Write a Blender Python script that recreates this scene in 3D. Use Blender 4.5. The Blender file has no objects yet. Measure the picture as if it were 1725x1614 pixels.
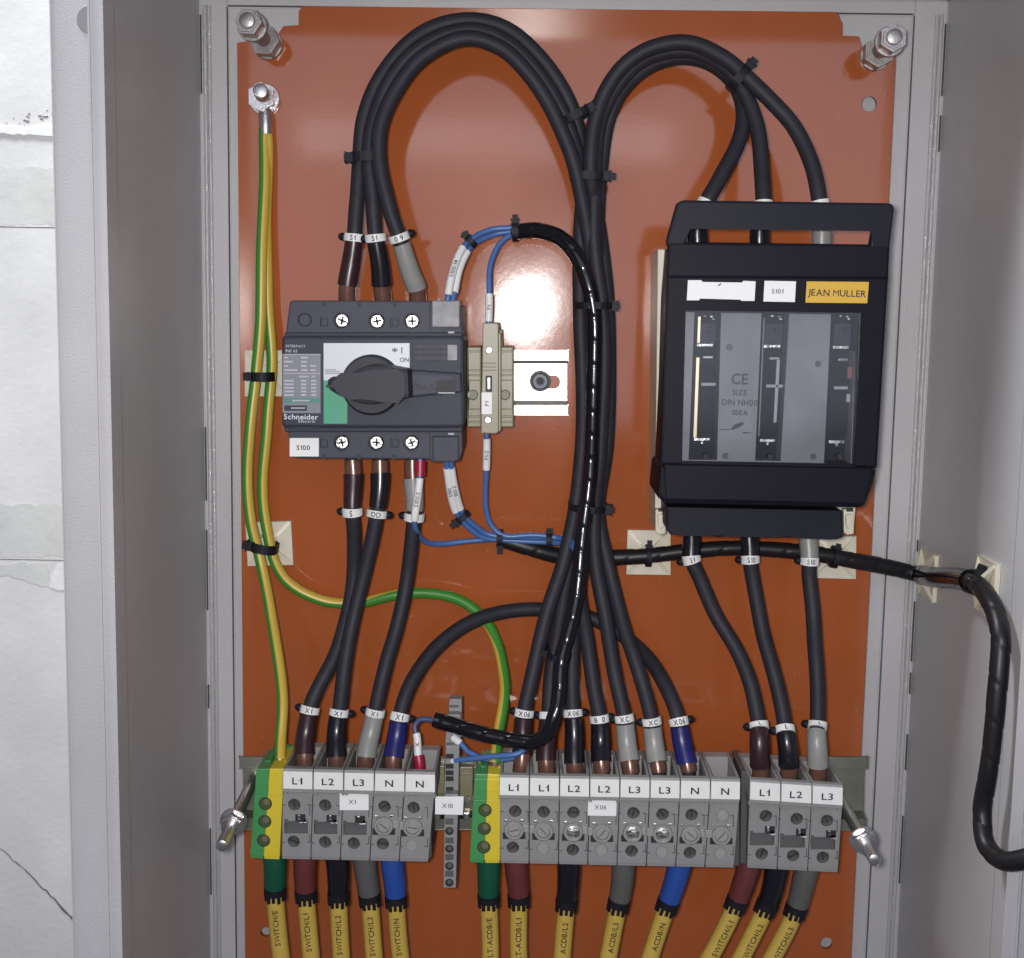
import bpy, bmesh, math, random
from mathutils import Vector, Matrix
random.seed(7)
C = bpy.context.scene.collection

# ------------------------------------------------------------------ camera, world, lamps, exposure
SW, SH, F = 1725.0, 1614.0, 2250.0          # photo size and focal length in its pixels
D = 0.73                                    # camera to the orange plate, metres
FOOT = (905.0, 530.0)                       # where the plate's perpendicular through the lens lands
ROLL = math.radians(1.05)
def cam_basis():
    a, b = (FOOT[0]-SW/2)/F, -(FOOT[1]-SH/2)/F         # plate normal seen in camera axes
    n = Vector((a, b, -1)).normalized()                # world +Y in camera axes (x right, y up, -z forward)
    zx = Vector((math.sin(ROLL), math.cos(ROLL), 0))   # world +Z roughly up, rolled
    z = (zx - n*zx.dot(n)).normalized()
    x = n.cross(z)
    return Matrix((x, n, z))                           # rows: world axes in camera coordinates -> cam vec to world
M3 = cam_basis()
CAM = Vector((0, -D, 0))
def W(px, py, h):
    """point of the scene seen at photo pixel (px,py), h millimetres in front of the orange plate"""
    d = M3 @ Vector(((px-SW/2)/F, -(py-SH/2)/F, -1))
    return CAM + d*((D-h/1000)/d.y)
def proj(p):
    c = M3.transposed() @ (p-CAM)
    return (SW/2+F*c.x/-c.z, SH/2-F*c.y/-c.z)
cd = bpy.data.cameras.new('camera'); cam = bpy.data.objects.new('camera', cd); C.objects.link(cam)
cam.matrix_world = Matrix.Translation(CAM) @ M3.to_4x4()
cd.sensor_fit = 'HORIZONTAL'; cd.sensor_width = 36; cd.lens = 36*F/SW; cd.clip_start = .01; cd.clip_end = 50
bpy.context.scene.camera = cam
wd = bpy.data.worlds.new('World'); bpy.context.scene.world = wd; wd.use_nodes = True
wd.node_tree.nodes['Background'].inputs[0].default_value = (.80, .80, .95, 1)
wd.node_tree.nodes['Background'].inputs[1].default_value = .07
vs = bpy.context.scene.view_settings
vs.view_transform = 'Standard'; vs.look = 'None'; vs.exposure = .15; vs.gamma = 1
def lamp(name, kind, loc, aim, power, color=(1,1,1), **kw):
    l = bpy.data.lights.new(name, kind); l.energy = power; l.color = color
    for k, v in kw.items(): setattr(l, k, v)
    o = bpy.data.objects.new(name, l); C.objects.link(o); o.location = loc
    o.rotation_euler = (Vector(aim)-Vector(loc)).to_track_quat('-Z', 'Y').to_euler()
    return o
# the phone's flash beside the lens, the room's tube and window seen as reflections in the plate, a lamp by the wall
lamp('phone_flash', 'SPOT', (-.014, -D-.004, .006), (0, 0, -.075), 12.2, (1, .955, .925), spot_size=math.radians(88), spot_blend=1.0, shadow_soft_size=.010)
lamp('tube_lamp', 'AREA', (-.167, -3.4, .525), (-.167, 0, .525), .55, (1, .97, .98), shape='RECTANGLE', size=1.14, size_y=.12)
lamp('window_light', 'AREA', (.1, -3.6, 1.05), (.1, 0, 1.05), 36, (.80, .83, 1), shape='RECTANGLE', size=3.6, size_y=2.8)
lamp('wall_lamp', 'AREA', (-.47, -.188, .80), (-.31, -.02, -.02), 11.5, (.95, .97, 1), shape='RECTANGLE', size=.2, size_y=.2)
sc = bpy.context.scene
sc.cycles.max_bounces = 6; sc.cycles.use_denoising = True

# ------------------------------------------------------------------ materials
def lin(c): return tuple(((v/255)/12.92 if v/255 <= .04045 else ((v/255+.055)/1.055)**2.4) for v in c)
MATS = {}
def mat(name, rgb, rough=.5, metal=0., spec=.5, noise=0., nscale=60, bump=0., bscale=900, coat=0., rvar=0.):
    if name in MATS: return MATS[name]
    m = bpy.data.materials.new(name); m.use_nodes = True; nt = m.node_tree; N = nt.nodes; L = nt.links
    b = N['Principled BSDF']
    b.inputs['Base Color'].default_value = (*rgb, 1); b.inputs['Roughness'].default_value = rough
    b.inputs['Metallic'].default_value = metal; b.inputs['Specular IOR Level'].default_value = spec
    if coat: b.inputs['Coat Weight'].default_value = coat; b.inputs['Coat Roughness'].default_value = .12
    tc = N.new('ShaderNodeTexCoord')
    if noise or rvar:
        n = N.new('ShaderNodeTexNoise'); n.inputs['Scale'].default_value = nscale; n.inputs['Detail'].default_value = 5
        L.new(tc.outputs['Object'], n.inputs['Vector'])
        if noise:
            r = N.new('ShaderNodeMapRange'); r.inputs[1].default_value = .3; r.inputs[2].default_value = .7
            r.inputs[3].default_value = 1-noise; r.inputs[4].default_value = 1+noise
            L.new(n.outputs[0], r.inputs[0])
            v = N.new('ShaderNodeVectorMath'); v.operation = 'SCALE'; v.inputs[0].default_value = rgb
            L.new(r.outputs[0], v.inputs['Scale']); L.new(v.outputs[0], b.inputs['Base Color'])
        if rvar:
            r2 = N.new('ShaderNodeMapRange'); r2.inputs[1].default_value = .3; r2.inputs[2].default_value = .7
            r2.inputs[3].default_value = max(.03, rough-rvar); r2.inputs[4].default_value = rough+rvar
            L.new(n.outputs[0], r2.inputs[0]); L.new(r2.outputs[0], b.inputs['Roughness'])
    if bump:
        n2 = N.new('ShaderNodeTexNoise'); n2.inputs['Scale'].default_value = bscale; n2.inputs['Detail'].default_value = 3
        L.new(tc.outputs['Object'], n2.inputs['Vector'])
        bp = N.new('ShaderNodeBump'); bp.inputs['Strength'].default_value = bump; bp.inputs['Distance'].default_value = .0005
        L.new(n2.outputs[0], bp.inputs['Height']); L.new(bp.outputs[0], b.inputs['Normal'])
    MATS[name] = m; return m
ORANGE = mat('orange powder coat', (.340, .088, .026), .085, spec=.75, noise=.05, nscale=14, bump=.022, bscale=420, rvar=.03)
def dust(m, thr=.80, scale=380, to=(.42, .25, .17)):
    nt = m.node_tree; N = nt.nodes; L = nt.links; b = N['Principled BSDF']; old = b.inputs['Base Color'].links[0].from_socket
    tc = N.new('ShaderNodeTexCoord'); n = N.new('ShaderNodeTexNoise'); n.inputs['Scale'].default_value = scale; n.inputs['Detail'].default_value = 1
    L.new(tc.outputs['Object'], n.inputs['Vector']); r = N.new('ShaderNodeMapRange'); r.inputs[1].default_value = thr; r.inputs[2].default_value = thr+.03; r.inputs[4].default_value = .6
    L.new(n.outputs[0], r.inputs[0]); mx = N.new('ShaderNodeMix'); mx.data_type = 'RGBA'
    L.new(r.outputs[0], mx.inputs[0]); L.new(old, mx.inputs[6]); mx.inputs[7].default_value = (*to, 1); L.new(mx.outputs[2], b.inputs['Base Color'])
dust(ORANGE)
STEELGREY = mat('light grey powder coat', (.47, .47, .485), .33, noise=.09, nscale=7, bump=.4, bscale=1100)
RIDGE = mat('glossy grey ridge', (.42, .42, .43), .16, spec=.6, bump=.9, bscale=800)
SEAM = mat('dark joint', (.05, .05, .05), .8)
WALLP = mat('wall plaster', (.64, .645, .63), .85, noise=.09, nscale=16, bump=.35, bscale=260)
WALLROUGH = mat('scraped plaster', (.575, .585, .565), .9, noise=.07, nscale=40, bump=.5, bscale=160)
WJOINT = mat('wall joint', (.30, .31, .31), .9)
WALLWHITE = mat('white filler', (.74, .75, .75), .9, noise=.05, nscale=40, bump=.6, bscale=200)
PENCIL = mat('charcoal line', (.16, .16, .17), .9, noise=.4, nscale=200)
ZINC = mat('zinc plated steel', (.56, .55, .55), .28, .9, noise=.12, nscale=300, bump=.2, bscale=700)
RAILZ = mat('bright zinc rail', (.62, .61, .57), .36, 1., noise=.05, nscale=120)
RAILD = mat('passivated rail', (.30, .31, .25), .42, 1., noise=.08, nscale=90)
CABLE = mat('black cable jacket', (.021, .021, .029), .58, spec=.3, noise=.15, nscale=160, bump=.2, bscale=700)
WRAP = mat('glossy black spiral wrap', (.007, .007, .010), .17, spec=.5)
WRAPD = mat('duller black spiral wrap', (.010, .009, .011), .42, spec=.35)
TIE = mat('black nylon tie', (.010, .010, .015), .55, spec=.22)
SHBROWN = mat('dark brown shrink sleeve', (.030, .013, .018), .30, noise=.15, nscale=200)
SHBLACK = mat('black shrink sleeve', (.009, .009, .014), .24)
SHGREY = mat('grey shrink sleeve', (.24, .245, .235), .36, noise=.06, nscale=200)
SHBLUE = mat('navy shrink sleeve', (.012, .014, .115), .34)
LGREEN = mat('dark green sleeve', (.004, .072, .040), .42)
LBROWN = mat('maroon sleeve', (.115, .026, .027), .45)
LGREY = mat('dark grey sleeve', (.090, .090, .088), .45)
LBLUE = mat('blue sleeve', (.018, .065, .300), .42)
COPPER = mat('brown tinned ferrule', (.17, .085, .065), .25, .35, noise=.15, nscale=200)
REDF = mat('red ferrule', (.30, .010, .045), .38)
YEL = mat('earth wire yellow', (.53, .37, .055), .38)
GRN = mat('earth wire green', (.045, .22, .028), .38)
BLUEW = mat('blue control wire', (.06, .14, .36), .38)
YSLEEVE = mat('yellow marker sleeve', (.52, .365, .070), .5, noise=.05, nscale=90)
WHITEM = mat('white marker', (.72, .73, .72), .45, noise=.03, nscale=200)
STICK = mat('white paper label', (.78, .80, .80), .6)
INK = mat('black ink', (.02, .02, .025), .6)
CREAM = mat('cream nylon', (.60, .57, .46), .42, noise=.05, nscale=120)
SLATE = mat('slate moulded plastic', (.028, .033, .053), .46, spec=.25, noise=.07, nscale=90, bump=.25, bscale=2200)
SLATE2 = mat('slate moulded plastic lighter', (.050, .055, .076), .48, spec=.25, noise=.08, nscale=90, bump=.25, bscale=2200)
KNOB = mat('charcoal rotary handle', (.028, .030, .040), .48, spec=.25, bump=.2, bscale=2200)
HOLE = mat('dark recess', (.014, .014, .017), .6)
INSTK = mat('rating sticker', (.17, .18, .215), .38)
PRINTG = mat('pale print', (.40, .41, .46), .5)
GREENP = mat('green panel', (.028, .300, .165), .38)
GREENS = mat('muted green print', (.05, .20, .16), .45)
PANELW = mat('pale panel', (.58, .62, .66), .38)
FROST = mat('frosted clear cover', (.15, .155, .17), .36, spec=.3, noise=.4, nscale=130)
NAVY = mat('navy black moulded plastic', (.0055, .0055, .0115), .5, spec=.12, noise=.08, nscale=50)
NAVYL = mat('navy black bar', (.010, .011, .019), .5, spec=.15, noise=.08, nscale=50)
WINGREY = mat('grey window inlay', (.25, .255, .275), .4, spec=.3, noise=.18, nscale=45)
YLAB = mat('yellow label', (.62, .37, .022), .45)
OLIVE = mat('olive beige plastic', (.215, .200, .125), .40, noise=.06, nscale=120)
TGREY = mat('grey terminal plastic', (.235, .235, .235), .48, noise=.05, nscale=150, bump=.15, bscale=1500)
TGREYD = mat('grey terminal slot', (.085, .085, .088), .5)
TGREYL = mat('grey plug', (.29, .29, .285), .34)
TSCREW = mat('deep grey screw', (.075, .075, .075), .45, .3)
PEG = mat('earth block green', (.050, .250, .075), .42)
PEY = mat('earth block yellow', (.600, .480, .030), .42)
SCREW = mat('bright screw', (.50, .495, .48), .36, 1., noise=.45, nscale=420, bump=.6, bscale=700, rvar=.14)
SCREWD = mat('dull screw', (.30, .30, .30), .35, 1.)
SOCKET = mat('black oxide screw', (.03, .032, .038), .5, .2)
BRASSY = mat('brass strip', (.75, .62, .42), .3, 1.)
def clear(name, tint, gl, rough):
    m = bpy.data.materials.new(name); m.use_nodes = True; N = m.node_tree.nodes; L = m.node_tree.links; N.clear()
    out = N.new('ShaderNodeOutputMaterial'); mx = N.new('ShaderNodeMixShader'); t = N.new('ShaderNodeBsdfTransparent'); g = N.new('ShaderNodeBsdfGlossy')
    t.inputs[0].default_value = (*tint, 1); g.inputs['Roughness'].default_value = rough
    lw = N.new('ShaderNodeFresnel'); lw.inputs[0].default_value = gl
    L.new(lw.outputs[0], mx.inputs[0]); L.new(t.outputs[0], mx.inputs[1]); L.new(g.outputs[0], mx.inputs[2]); L.new(mx.outputs[0], out.inputs[0])
    return m
PANE = clear('clear acrylic', (.88, .89, .90), 1.5, .12)
CLEARC = clear('clear conduit', (.50, .50, .52), 1.6, .14)

# ------------------------------------------------------------------ object helpers
def tag(o, label, cat, group=None):
    o['label'] = label; o['category'] = cat
    if group: o['group'] = group
    return o
def thing(name, label, cat, loc, group=None):
    o = bpy.data.objects.new(name, None); o.empty_display_size = .01; C.objects.link(o); o.location = loc
    return tag(o, label, cat, group)
def rootloc(p):
    while p.parent: p = p.parent
    return Vector(p.location)
def obj(name, bm, mats, parent=None, smooth=False, origin=None):
    bmesh.ops.recalc_face_normals(bm, faces=bm.faces)
    me = bpy.data.meshes.new(name)
    off = rootloc(parent) if parent else (origin if origin is not None else (sum((v.co for v in bm.verts), Vector())/max(1, len(bm.verts))))
    for v in bm.verts: v.co -= off
    if smooth:
        for f in bm.faces: f.smooth = True
    bm.to_mesh(me); bm.free()
    for m in (mats if isinstance(mats, (list, tuple)) else [mats]): me.materials.append(m)
    if smooth: me.set_sharp_from_angle(angle=math.radians(40))
    o = bpy.data.objects.new(name, me); C.objects.link(o)
    if parent: o.parent = parent
    else: o.location = off
    return o
def loop_prism(bm, pts, hf, hb, holes=(), bevel=0., taper=1.):
    """pts: world XZ outline at height hf (mm); holes: (list of world points, depth mm)"""
    yf, yb = -hf/1000, -hb/1000
    cx = sum(p.x for p in pts)/len(pts); cz = sum(p.z for p in pts)/len(pts)
    fv = [bm.verts.new((p.x, yf, p.z)) for p in pts]
    bv = [bm.verts.new((cx+(p.x-cx)*taper, yb, cz+(p.z-cz)*taper)) for p in pts]
    n = len(pts); fe = []
    for i in range(n): bm.faces.new((fv[i], fv[(i+1) % n], bv[(i+1) % n], bv[i]))
    thru = []
    if not holes: bm.faces.new(bv)
    if holes:
        edges = [bm.edges.get((fv[i], fv[(i+1) % n])) for i in range(n)]
        for hp, dep in holes:
            a = [bm.verts.new((p.x, yf, p.z)) for p in hp]; b = [bm.verts.new((p.x, yf+dep/1000, p.z)) for p in hp]
            k = len(hp)
            for i in range(k):
                bm.faces.new((a[i], a[(i+1) % k], b[(i+1) % k], b[i])); edges.append(bm.edges.get((a[i], a[(i+1) % k])))
            if (hf-dep) > hb+.01: bm.faces.new(b)
            else: thru += [bm.edges.get((b[i], b[(i+1) % k])) for i in range(k)]
        bmesh.ops.triangle_fill(bm, edges=edges, use_beauty=True, normal=(0, -1, 0))
        if thru: bmesh.ops.triangle_fill(bm, edges=thru+[bm.edges.get((bv[i], bv[(i+1) % n])) for i in range(n)], use_beauty=True, normal=(0, 1, 0))
        else: bm.faces.new(bv)
    else: bm.faces.new(fv)
    if bevel:
        es = [bm.edges.get((fv[i], fv[(i+1) % n])) for i in range(n)] + [bm.edges.get((fv[i], bv[i])) for i in range(n)]
        bmesh.ops.bevel(bm, geom=[e for e in es if e], offset=bevel/1000, segments=2, affect='EDGES', profile=.6)
def circ(px, py, h, r, n=20):
    c = W(px, py, h); r /= 1000
    return [c+Vector((math.cos(2*math.pi*i/n)*r, 0, math.sin(2*math.pi*i/n)*r)) for i in range(n)]
def rect(x0, y0, x1, y1): return [(x0, y0), (x1, y0), (x1, y1), (x0, y1)]
def prism(name, m, parent, pts, hf, hb, holes=(), bevel=.4, taper=1., **kw):
    bm = bmesh.new(); hs = []
    for hdef in holes:
        if len(hdef) == 4: hs.append((circ(hdef[0], hdef[1], hf, hdef[2]), hdef[3]))
        else: hs.append(([W(x, y, hf) for x, y in hdef[0]], hdef[1]))
    loop_prism(bm, [W(x, y, hf) for x, y in pts], hf, hb, hs, bevel, taper)
    return obj(name, bm, m, parent, **kw)
def box(bm, x0, x1, h0, h1, z0, z1, bevel=0.):
    r = bmesh.ops.create_cube(bm, size=1)
    for v in r['verts']: v.co = Vector(((x0+x1)/2+v.co.x*(x1-x0), -(h0+h1)/2-v.co.y*(h1-h0), (z0+z1)/2+v.co.z*(z1-z0)))
    if bevel: bmesh.ops.bevel(bm, geom=list({e for v in r['verts'] for e in v.link_edges}), offset=bevel, segments=2, affect='EDGES')
def ring_frame(t):
    t = t.normalized(); n = Vector((0, -1, 0)); n = n-t*n.dot(t)
    if n.length < .05: n = Vector((0, 0, 1))-t*t.z
    n.normalize(); return t, n, t.cross(n)
def revolve(bm, p0, axis, prof, seg=24):
    """prof: (distance along axis, radius) in metres"""
    t, n, b = ring_frame(axis); rows = []
    for d, r in prof:
        c = p0+t*d
        rows.append([c] if r < 1e-7 else [c+(n*math.cos(2*math.pi*i/seg)+b*math.sin(2*math.pi*i/seg))*r for i in range(seg)])
    vr = [[bm.verts.new(p) for p in row] for row in rows]
    for a, c in zip(vr, vr[1:]):
        if len(a) == 1 and len(c) == 1: continue
        for i in range(seg):
            j = (i+1) % seg
            if len(a) == 1: bm.faces.new((a[0], c[j], c[i]))
            elif len(c) == 1: bm.faces.new((a[i], a[j], c[0]))
            else: bm.faces.new((a[i], a[j], c[j], c[i]))
OUT = Vector((0, -1, 0))
def hexnut(name, parent, p, axis, af, hh, bore, m=None):
    bm = bmesh.new(); t, n, b = ring_frame(axis); R = af/1000/math.sqrt(3)
    o = [[n*math.cos(math.pi/3*i)*R+b*math.sin(math.pi/3*i)*R for i in range(6)], [n*math.cos(math.pi/3*i)*bore/1000+b*math.sin(math.pi/3*i)*bore/1000 for i in range(6)]]
    va = [bm.verts.new(p+q) for q in o[0]]; vb = [bm.verts.new(p+q+t*hh/1000) for q in o[0]]
    for i in range(6): bm.faces.new((va[i], va[(i+1) % 6], vb[(i+1) % 6], vb[i]))
    bm.faces.new(vb); bm.faces.new(va)
    bmesh.ops.bevel(bm, geom=[bm.edges.get((vb[i], vb[(i+1) % 6])) for i in range(6)], offset=.0009, segments=2, affect='EDGES')
    return obj(name, bm, m or ZINC, parent)
def rodmesh(name, parent, p0, p1, r, m=None, pitch=.00125, depth=.92):
    bm = bmesh.new(); L = (p1-p0).length; k = max(4, int(L/pitch)); prof = [(0, 0), (0, r)]
    for i in range(k): prof += [((i+.25)*L/k, r*depth), ((i+.75)*L/k, r)]
    prof += [(L-.0004, r), (L, r*.8), (L, 0)]
    revolve(bm, p0, p1-p0, prof, 18); return obj(name, bm, m or ZINC, parent, smooth=True)
def discmesh(name, parent, p, axis, r, th, m=None, bev=.0003, inner=0):
    bm = bmesh.new()
    prof = ([(0, 0)] if not inner else [(0, inner)])+[(0, r), (th-bev, r), (th, r-bev)]+([(th, 0)] if not inner else [(th, inner), (0, inner)])
    revolve(bm, p, axis, prof, 28); return obj(name, bm, m or ZINC, parent, smooth=True)
# text: glyph outlines turned into meshes
TX = {}; GC = {}
def glyph(ch):
    if ch in GC: return GC[ch]
    if ch == '1':
        r = ([(-.02, .46), (.10, .50), (.16, .62), (.16, .72), (.28, .72), (.28, 0), (.14, 0), (.14, .47), (-.02, .36)], [tuple(range(9))])
    else:
        cu = bpy.data.curves.new('t', 'FONT'); cu.body = ch; cu.size = 1; cu.resolution_u = 3; cu.offset = 0 if ch in 'MWKV' else .016
        o = bpy.data.objects.new('t', cu); C.objects.link(o); bpy.context.view_layer.update()
        me = bpy.data.meshes.new_from_object(o); bpy.data.objects.remove(o)
        r = ([(v.co.x, v.co.y) for v in me.vertices], [tuple(p.vertices) for p in me.polygons]); bpy.data.meshes.remove(me)
    x0 = min((v[0] for v in r[0]), default=0); x1 = max((v[0] for v in r[0]), default=.3)
    GC[ch] = ([(x-x0, y) for x, y in r[0]], r[1], x1-x0); return GC[ch]
def glyphs(s):
    if s not in TX:
        vs_, fs, x = [], [], 0
        for ch in s:
            if ch == ' ': x += .32; continue
            v, f, w = glyph(ch); k = len(vs_); vs_ += [Vector((x+a, b)) for a, b in v]; fs += [tuple(i+k for i in p) for p in f]; x += w+.10
        w = x-.10; TX[s] = ([Vector((v.x-w/2, v.y-.36)) for v in vs_], fs, w)
    return TX[s]
def lettering(s, px, py, h, cap, parent, m=None, rot=0., stretch=1., name='lettering', off=.12):
    """flat print, cap height in mm, rot in degrees anticlockwise"""
    vs_, fs, w = glyphs(s); k = cap/1000/.72; c = W(px, py, h); a = math.radians(rot); bm = bmesh.new()
    vv = []
    for v in vs_:
        x, z = v.x*k*stretch, v.y*k
        vv.append(bm.verts.new((c.x+x*math.cos(a)-z*math.sin(a), c.y-off/1000, c.z+x*math.sin(a)+z*math.cos(a))))
    for f in fs:
        try: bm.faces.new([vv[i] for i in f])
        except ValueError: pass
    return obj(name, bm, m or INK, parent)
# paths and tubes
class Path:
    def __init__(s, pts, sub=10):
        w = [W(*p) for p in pts]; w = [w[0]*2-w[1]]+w+[w[-1]*2-w[-2]]; s.p = []
        for i in range(1, len(w)-2):
            a, b, c, d = w[i-1:i+3]
            t0, t1, t2, t3 = 0, max(1e-6, (b-a).length**.5), 0, 0
            t2 = t1+max(1e-6, (c-b).length**.5); t3 = t2+max(1e-6, (d-c).length**.5)
            for j in range(sub):
                t = t1+(t2-t1)*j/sub
                A1 = a*((t1-t)/(t1-t0))+b*((t-t0)/(t1-t0)); A2 = b*((t2-t)/(t2-t1))+c*((t-t1)/(t2-t1)); A3 = c*((t3-t)/(t3-t2))+d*((t-t2)/(t3-t2))
                B1 = A1*((t2-t)/(t2-t0))+A2*((t-t0)/(t2-t0)); B2 = A2*((t3-t)/(t3-t1))+A3*((t-t1)/(t3-t1))
                s.p.append(B1*((t2-t)/(t2-t1))+B2*((t-t1)/(t2-t1)))
        s.p.append(w[-2]); n = len(s.p); f1, f2, f3 = random.random()*6, random.random()*6, random.uniform(.20, .34)
        for i, q in enumerate(s.p):
            e = min(1, i/12, (n-1-i)/12)*.00028; q.x += e*(math.sin(i*f3+f1)+.6*math.sin(i*f3*.37+f2)); q.z += e*.7*math.cos(i*f3*.8+f2)
        s.s = [0]
        for a, b in zip(s.p, s.p[1:]): s.s.append(s.s[-1]+(b-a).length)
        s.L = s.s[-1]
    def at(s, d):
        d = max(0, min(s.L, d)); lo = 0; hi = len(s.s)-1
        while hi-lo > 1:
            m = (lo+hi)//2
            if s.s[m] <= d: lo = m
            else: hi = m
        u = (d-s.s[lo])/max(1e-9, s.s[hi]-s.s[lo]); return s.p[lo].lerp(s.p[hi], u)
    def tan(s, d): return (s.at(d+.0012)-s.at(d-.0012)).normalized()
    def near(s, px, py):
        best = min(range(len(s.p)), key=lambda i: (proj(s.p[i])[0]-px)**2+(proj(s.p[i])[1]-py)**2); return s.s[best]
def tube(path, d0, d1, r, seg=14, step=.003, rf=None, stripe=None, caps=True, flat=1., helix=None):
    """r mm; rf(distance)-> radius factor; stripe(distance)-> angle of the green half's centre"""
    bm = bmesh.new(); L = abs(d1-d0); k = max(2, int(L/step)); rows = []; lastn = None
    for i in range(k+1):
        d = d0+(d1-d0)*i/k; c = path.at(d); t = path.tan(d); n = OUT-t*OUT.dot(t)
        if n.length < .15 and lastn is not None: n = lastn-t*lastn.dot(t)
        n.normalize(); lastn = n; b = t.cross(n); rr = r/1000*(rf(d) if rf else 1)
        a0 = stripe(d) if stripe else 0
        rows.append([bm.verts.new(c+(n*math.cos(a0+2*math.pi*j/seg)*flat+b*math.sin(a0+2*math.pi*j/seg))*rr*(helix(d, 2*math.pi*j/seg) if helix else 1)) for j in range(seg)])
    for a, c in zip(rows, rows[1:]):
        for j in range(seg):
            f = bm.faces.new((a[j], a[(j+1) % seg], c[(j+1) % seg], c[j]))
            if stripe: f.material_index = 0 if j < seg//2 else 1
    if caps: bm.faces.new(rows[0]); bm.faces.new(rows[-1])
    return bm
def wrap_text(s, path, d, r, cap, parent, along, m=None, a0=0., up=1):
    """print wrapped round a tube: along=True reads along the path (letters' feet to the right), else round it"""
    vs_, fs, w = glyphs(s); k = cap/1000/.72; bm = bmesh.new(); vv = [bm.verts.new((v.x*k, v.y*k, 0)) for v in vs_]
    for f in fs:
        try: bm.faces.new([vv[i] for i in f])
        except ValueError: pass
    ax = Vector((0, 1, 0)) if along else Vector((1, 0, 0)); ext = (cap if along else w*cap/.72)/1000
    for i in range(-3, 4):
        bmesh.ops.bisect_plane(bm, geom=bm.verts[:]+bm.edges[:]+bm.faces[:], plane_co=ax*(i*ext/7), plane_no=ax)
    r = r/1000
    if not along: up = -1 if path.tan(d).z > 0 else 1
    for v in bm.verts:
        u, q = v.co.x, v.co.y
        if along: dd, an = d-up*u, q/r
        else: dd, an = d-up*q, -u/r
        c = path.at(dd); t = path.tan(dd); n = (OUT-t*OUT.dot(t)).normalized(); b = t.cross(n)
        if b.x > 0: b = -b
        v.co = c+(n*math.cos(an+a0)+b*math.sin(an+a0))*r
    return obj('lettering', bm, m or INK, parent)
def sleeve(parent, path, a, b, r, m, name='shrink_sleeve', r2=None, **kw):
    d0, d1 = path.near(*a), path.near(*b); r2 = r2 or r
    rf = lambda d: ((r+(r2-r)*((d-d0)/(d1-d0 or 1)))/r)
    return obj(name, tube(path, d0, d1, r, rf=rf, **kw), m, parent, smooth=True)
def marker(parent, path, at, text, r=5.1, side=-1, wid=3.6, cap=2.5, ear=True):
    """white printed marker clipped on a cable by a black strap"""
    d = path.near(*at); bm = tube(path, d-wid/2000, d+wid/2000, r, seg=20, step=.0018); 
    o = obj('marker_tag', bm, WHITEM, parent, smooth=True)
    if text: wrap_text(text, path, d, r+.10, cap, o, False, a0=.0)
    if ear:
        c = path.at(d); t = path.tan(d); n = (OUT-t*OUT.dot(t)).normalized(); b = t.cross(n)
        if b.x*side < 0: b = -b
        bm = bmesh.new(); p = c+b*(r+.5)/1000-n*.001
        bmesh.ops.create_uvsphere(bm, u_segments=12, v_segments=8, radius=1)
        R = Matrix((b*.0026, n*.0026, t*.0021)).transposed()
        for v in bm.verts: v.co = p+R @ v.co
        obj('strap_end', bm, TIE, o, smooth=True)
    return o
def cable_tie(label, px, py, h, a, b, ang, wid=3.0, head=-1, group='black cable ties', hs=3.0):
    """strap round a bundle: a half width, b half depth (mm), ang: bundle direction in degrees from vertical, clockwise"""
    c = W(px, py, h); an = math.radians(ang)
    e3 = Vector((math.sin(an), 0, math.cos(an))); e1 = Vector((math.cos(an), 0, -math.sin(an))); e2 = OUT
    t = thing('cable_tie', label, 'cable tie', c, group); bm = bmesh.new(); rows = []; n = 28
    for i in range(n):
        q = 2*math.pi*i/n; ca, sa = math.cos(q), math.sin(q)
        ca_ = math.copysign(abs(ca)**.8, ca); sa_ = math.copysign(abs(sa)**.8, sa); row = []
        for k, w in ((1, -1), (1, 1), (0, 1), (0, -1)):
            row.append(bm.verts.new(c+(e1*(a+k)*ca_+e2*(b+k)*sa_+e3*w*wid/2)/1000))
        rows.append(row)
    for i in range(n):
        p, q = rows[i], rows[(i+1) % n]
        for k in range(4): bm.faces.new((p[k], p[(k+1) % 4], q[(k+1) % 4], q[k]))
    obj('strap', bm, TIE, t)
    bm = bmesh.new(); r = bmesh.ops.create_cube(bm, size=1); hc = c+(e1*head*(a+.4)+e2*b*.55)/1000
    for v in r['verts']: v.co = hc+(e1*v.co.x*hs*1.1+e2*v.co.y*hs*1.2+e3*v.co.z*(hs+1.4))/1000
    bmesh.ops.bevel(bm, geom=bm.edges[:], offset=.0005, segments=2, affect='EDGES')
    obj('locking_head', bm, TIE, t)
    bm = bmesh.new(); r = bmesh.ops.create_cube(bm, size=1); tl = random.uniform(1.2, 3.2); tc_ = hc+(e1*head*(hs*.5+tl*.5)+e2*random.uniform(-.4, .6))/1000
    for v in r['verts']: v.co = tc_+(e1*v.co.x*tl+e2*v.co.y*1.1+e3*v.co.z*wid*.9)/1000
    obj('cut_tail', bm, TIE, t)
    return t
# ==SETTING==
Z0, Z1 = -.62, .30
def zz(px, py, h): return W(px, py, h).z
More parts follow.
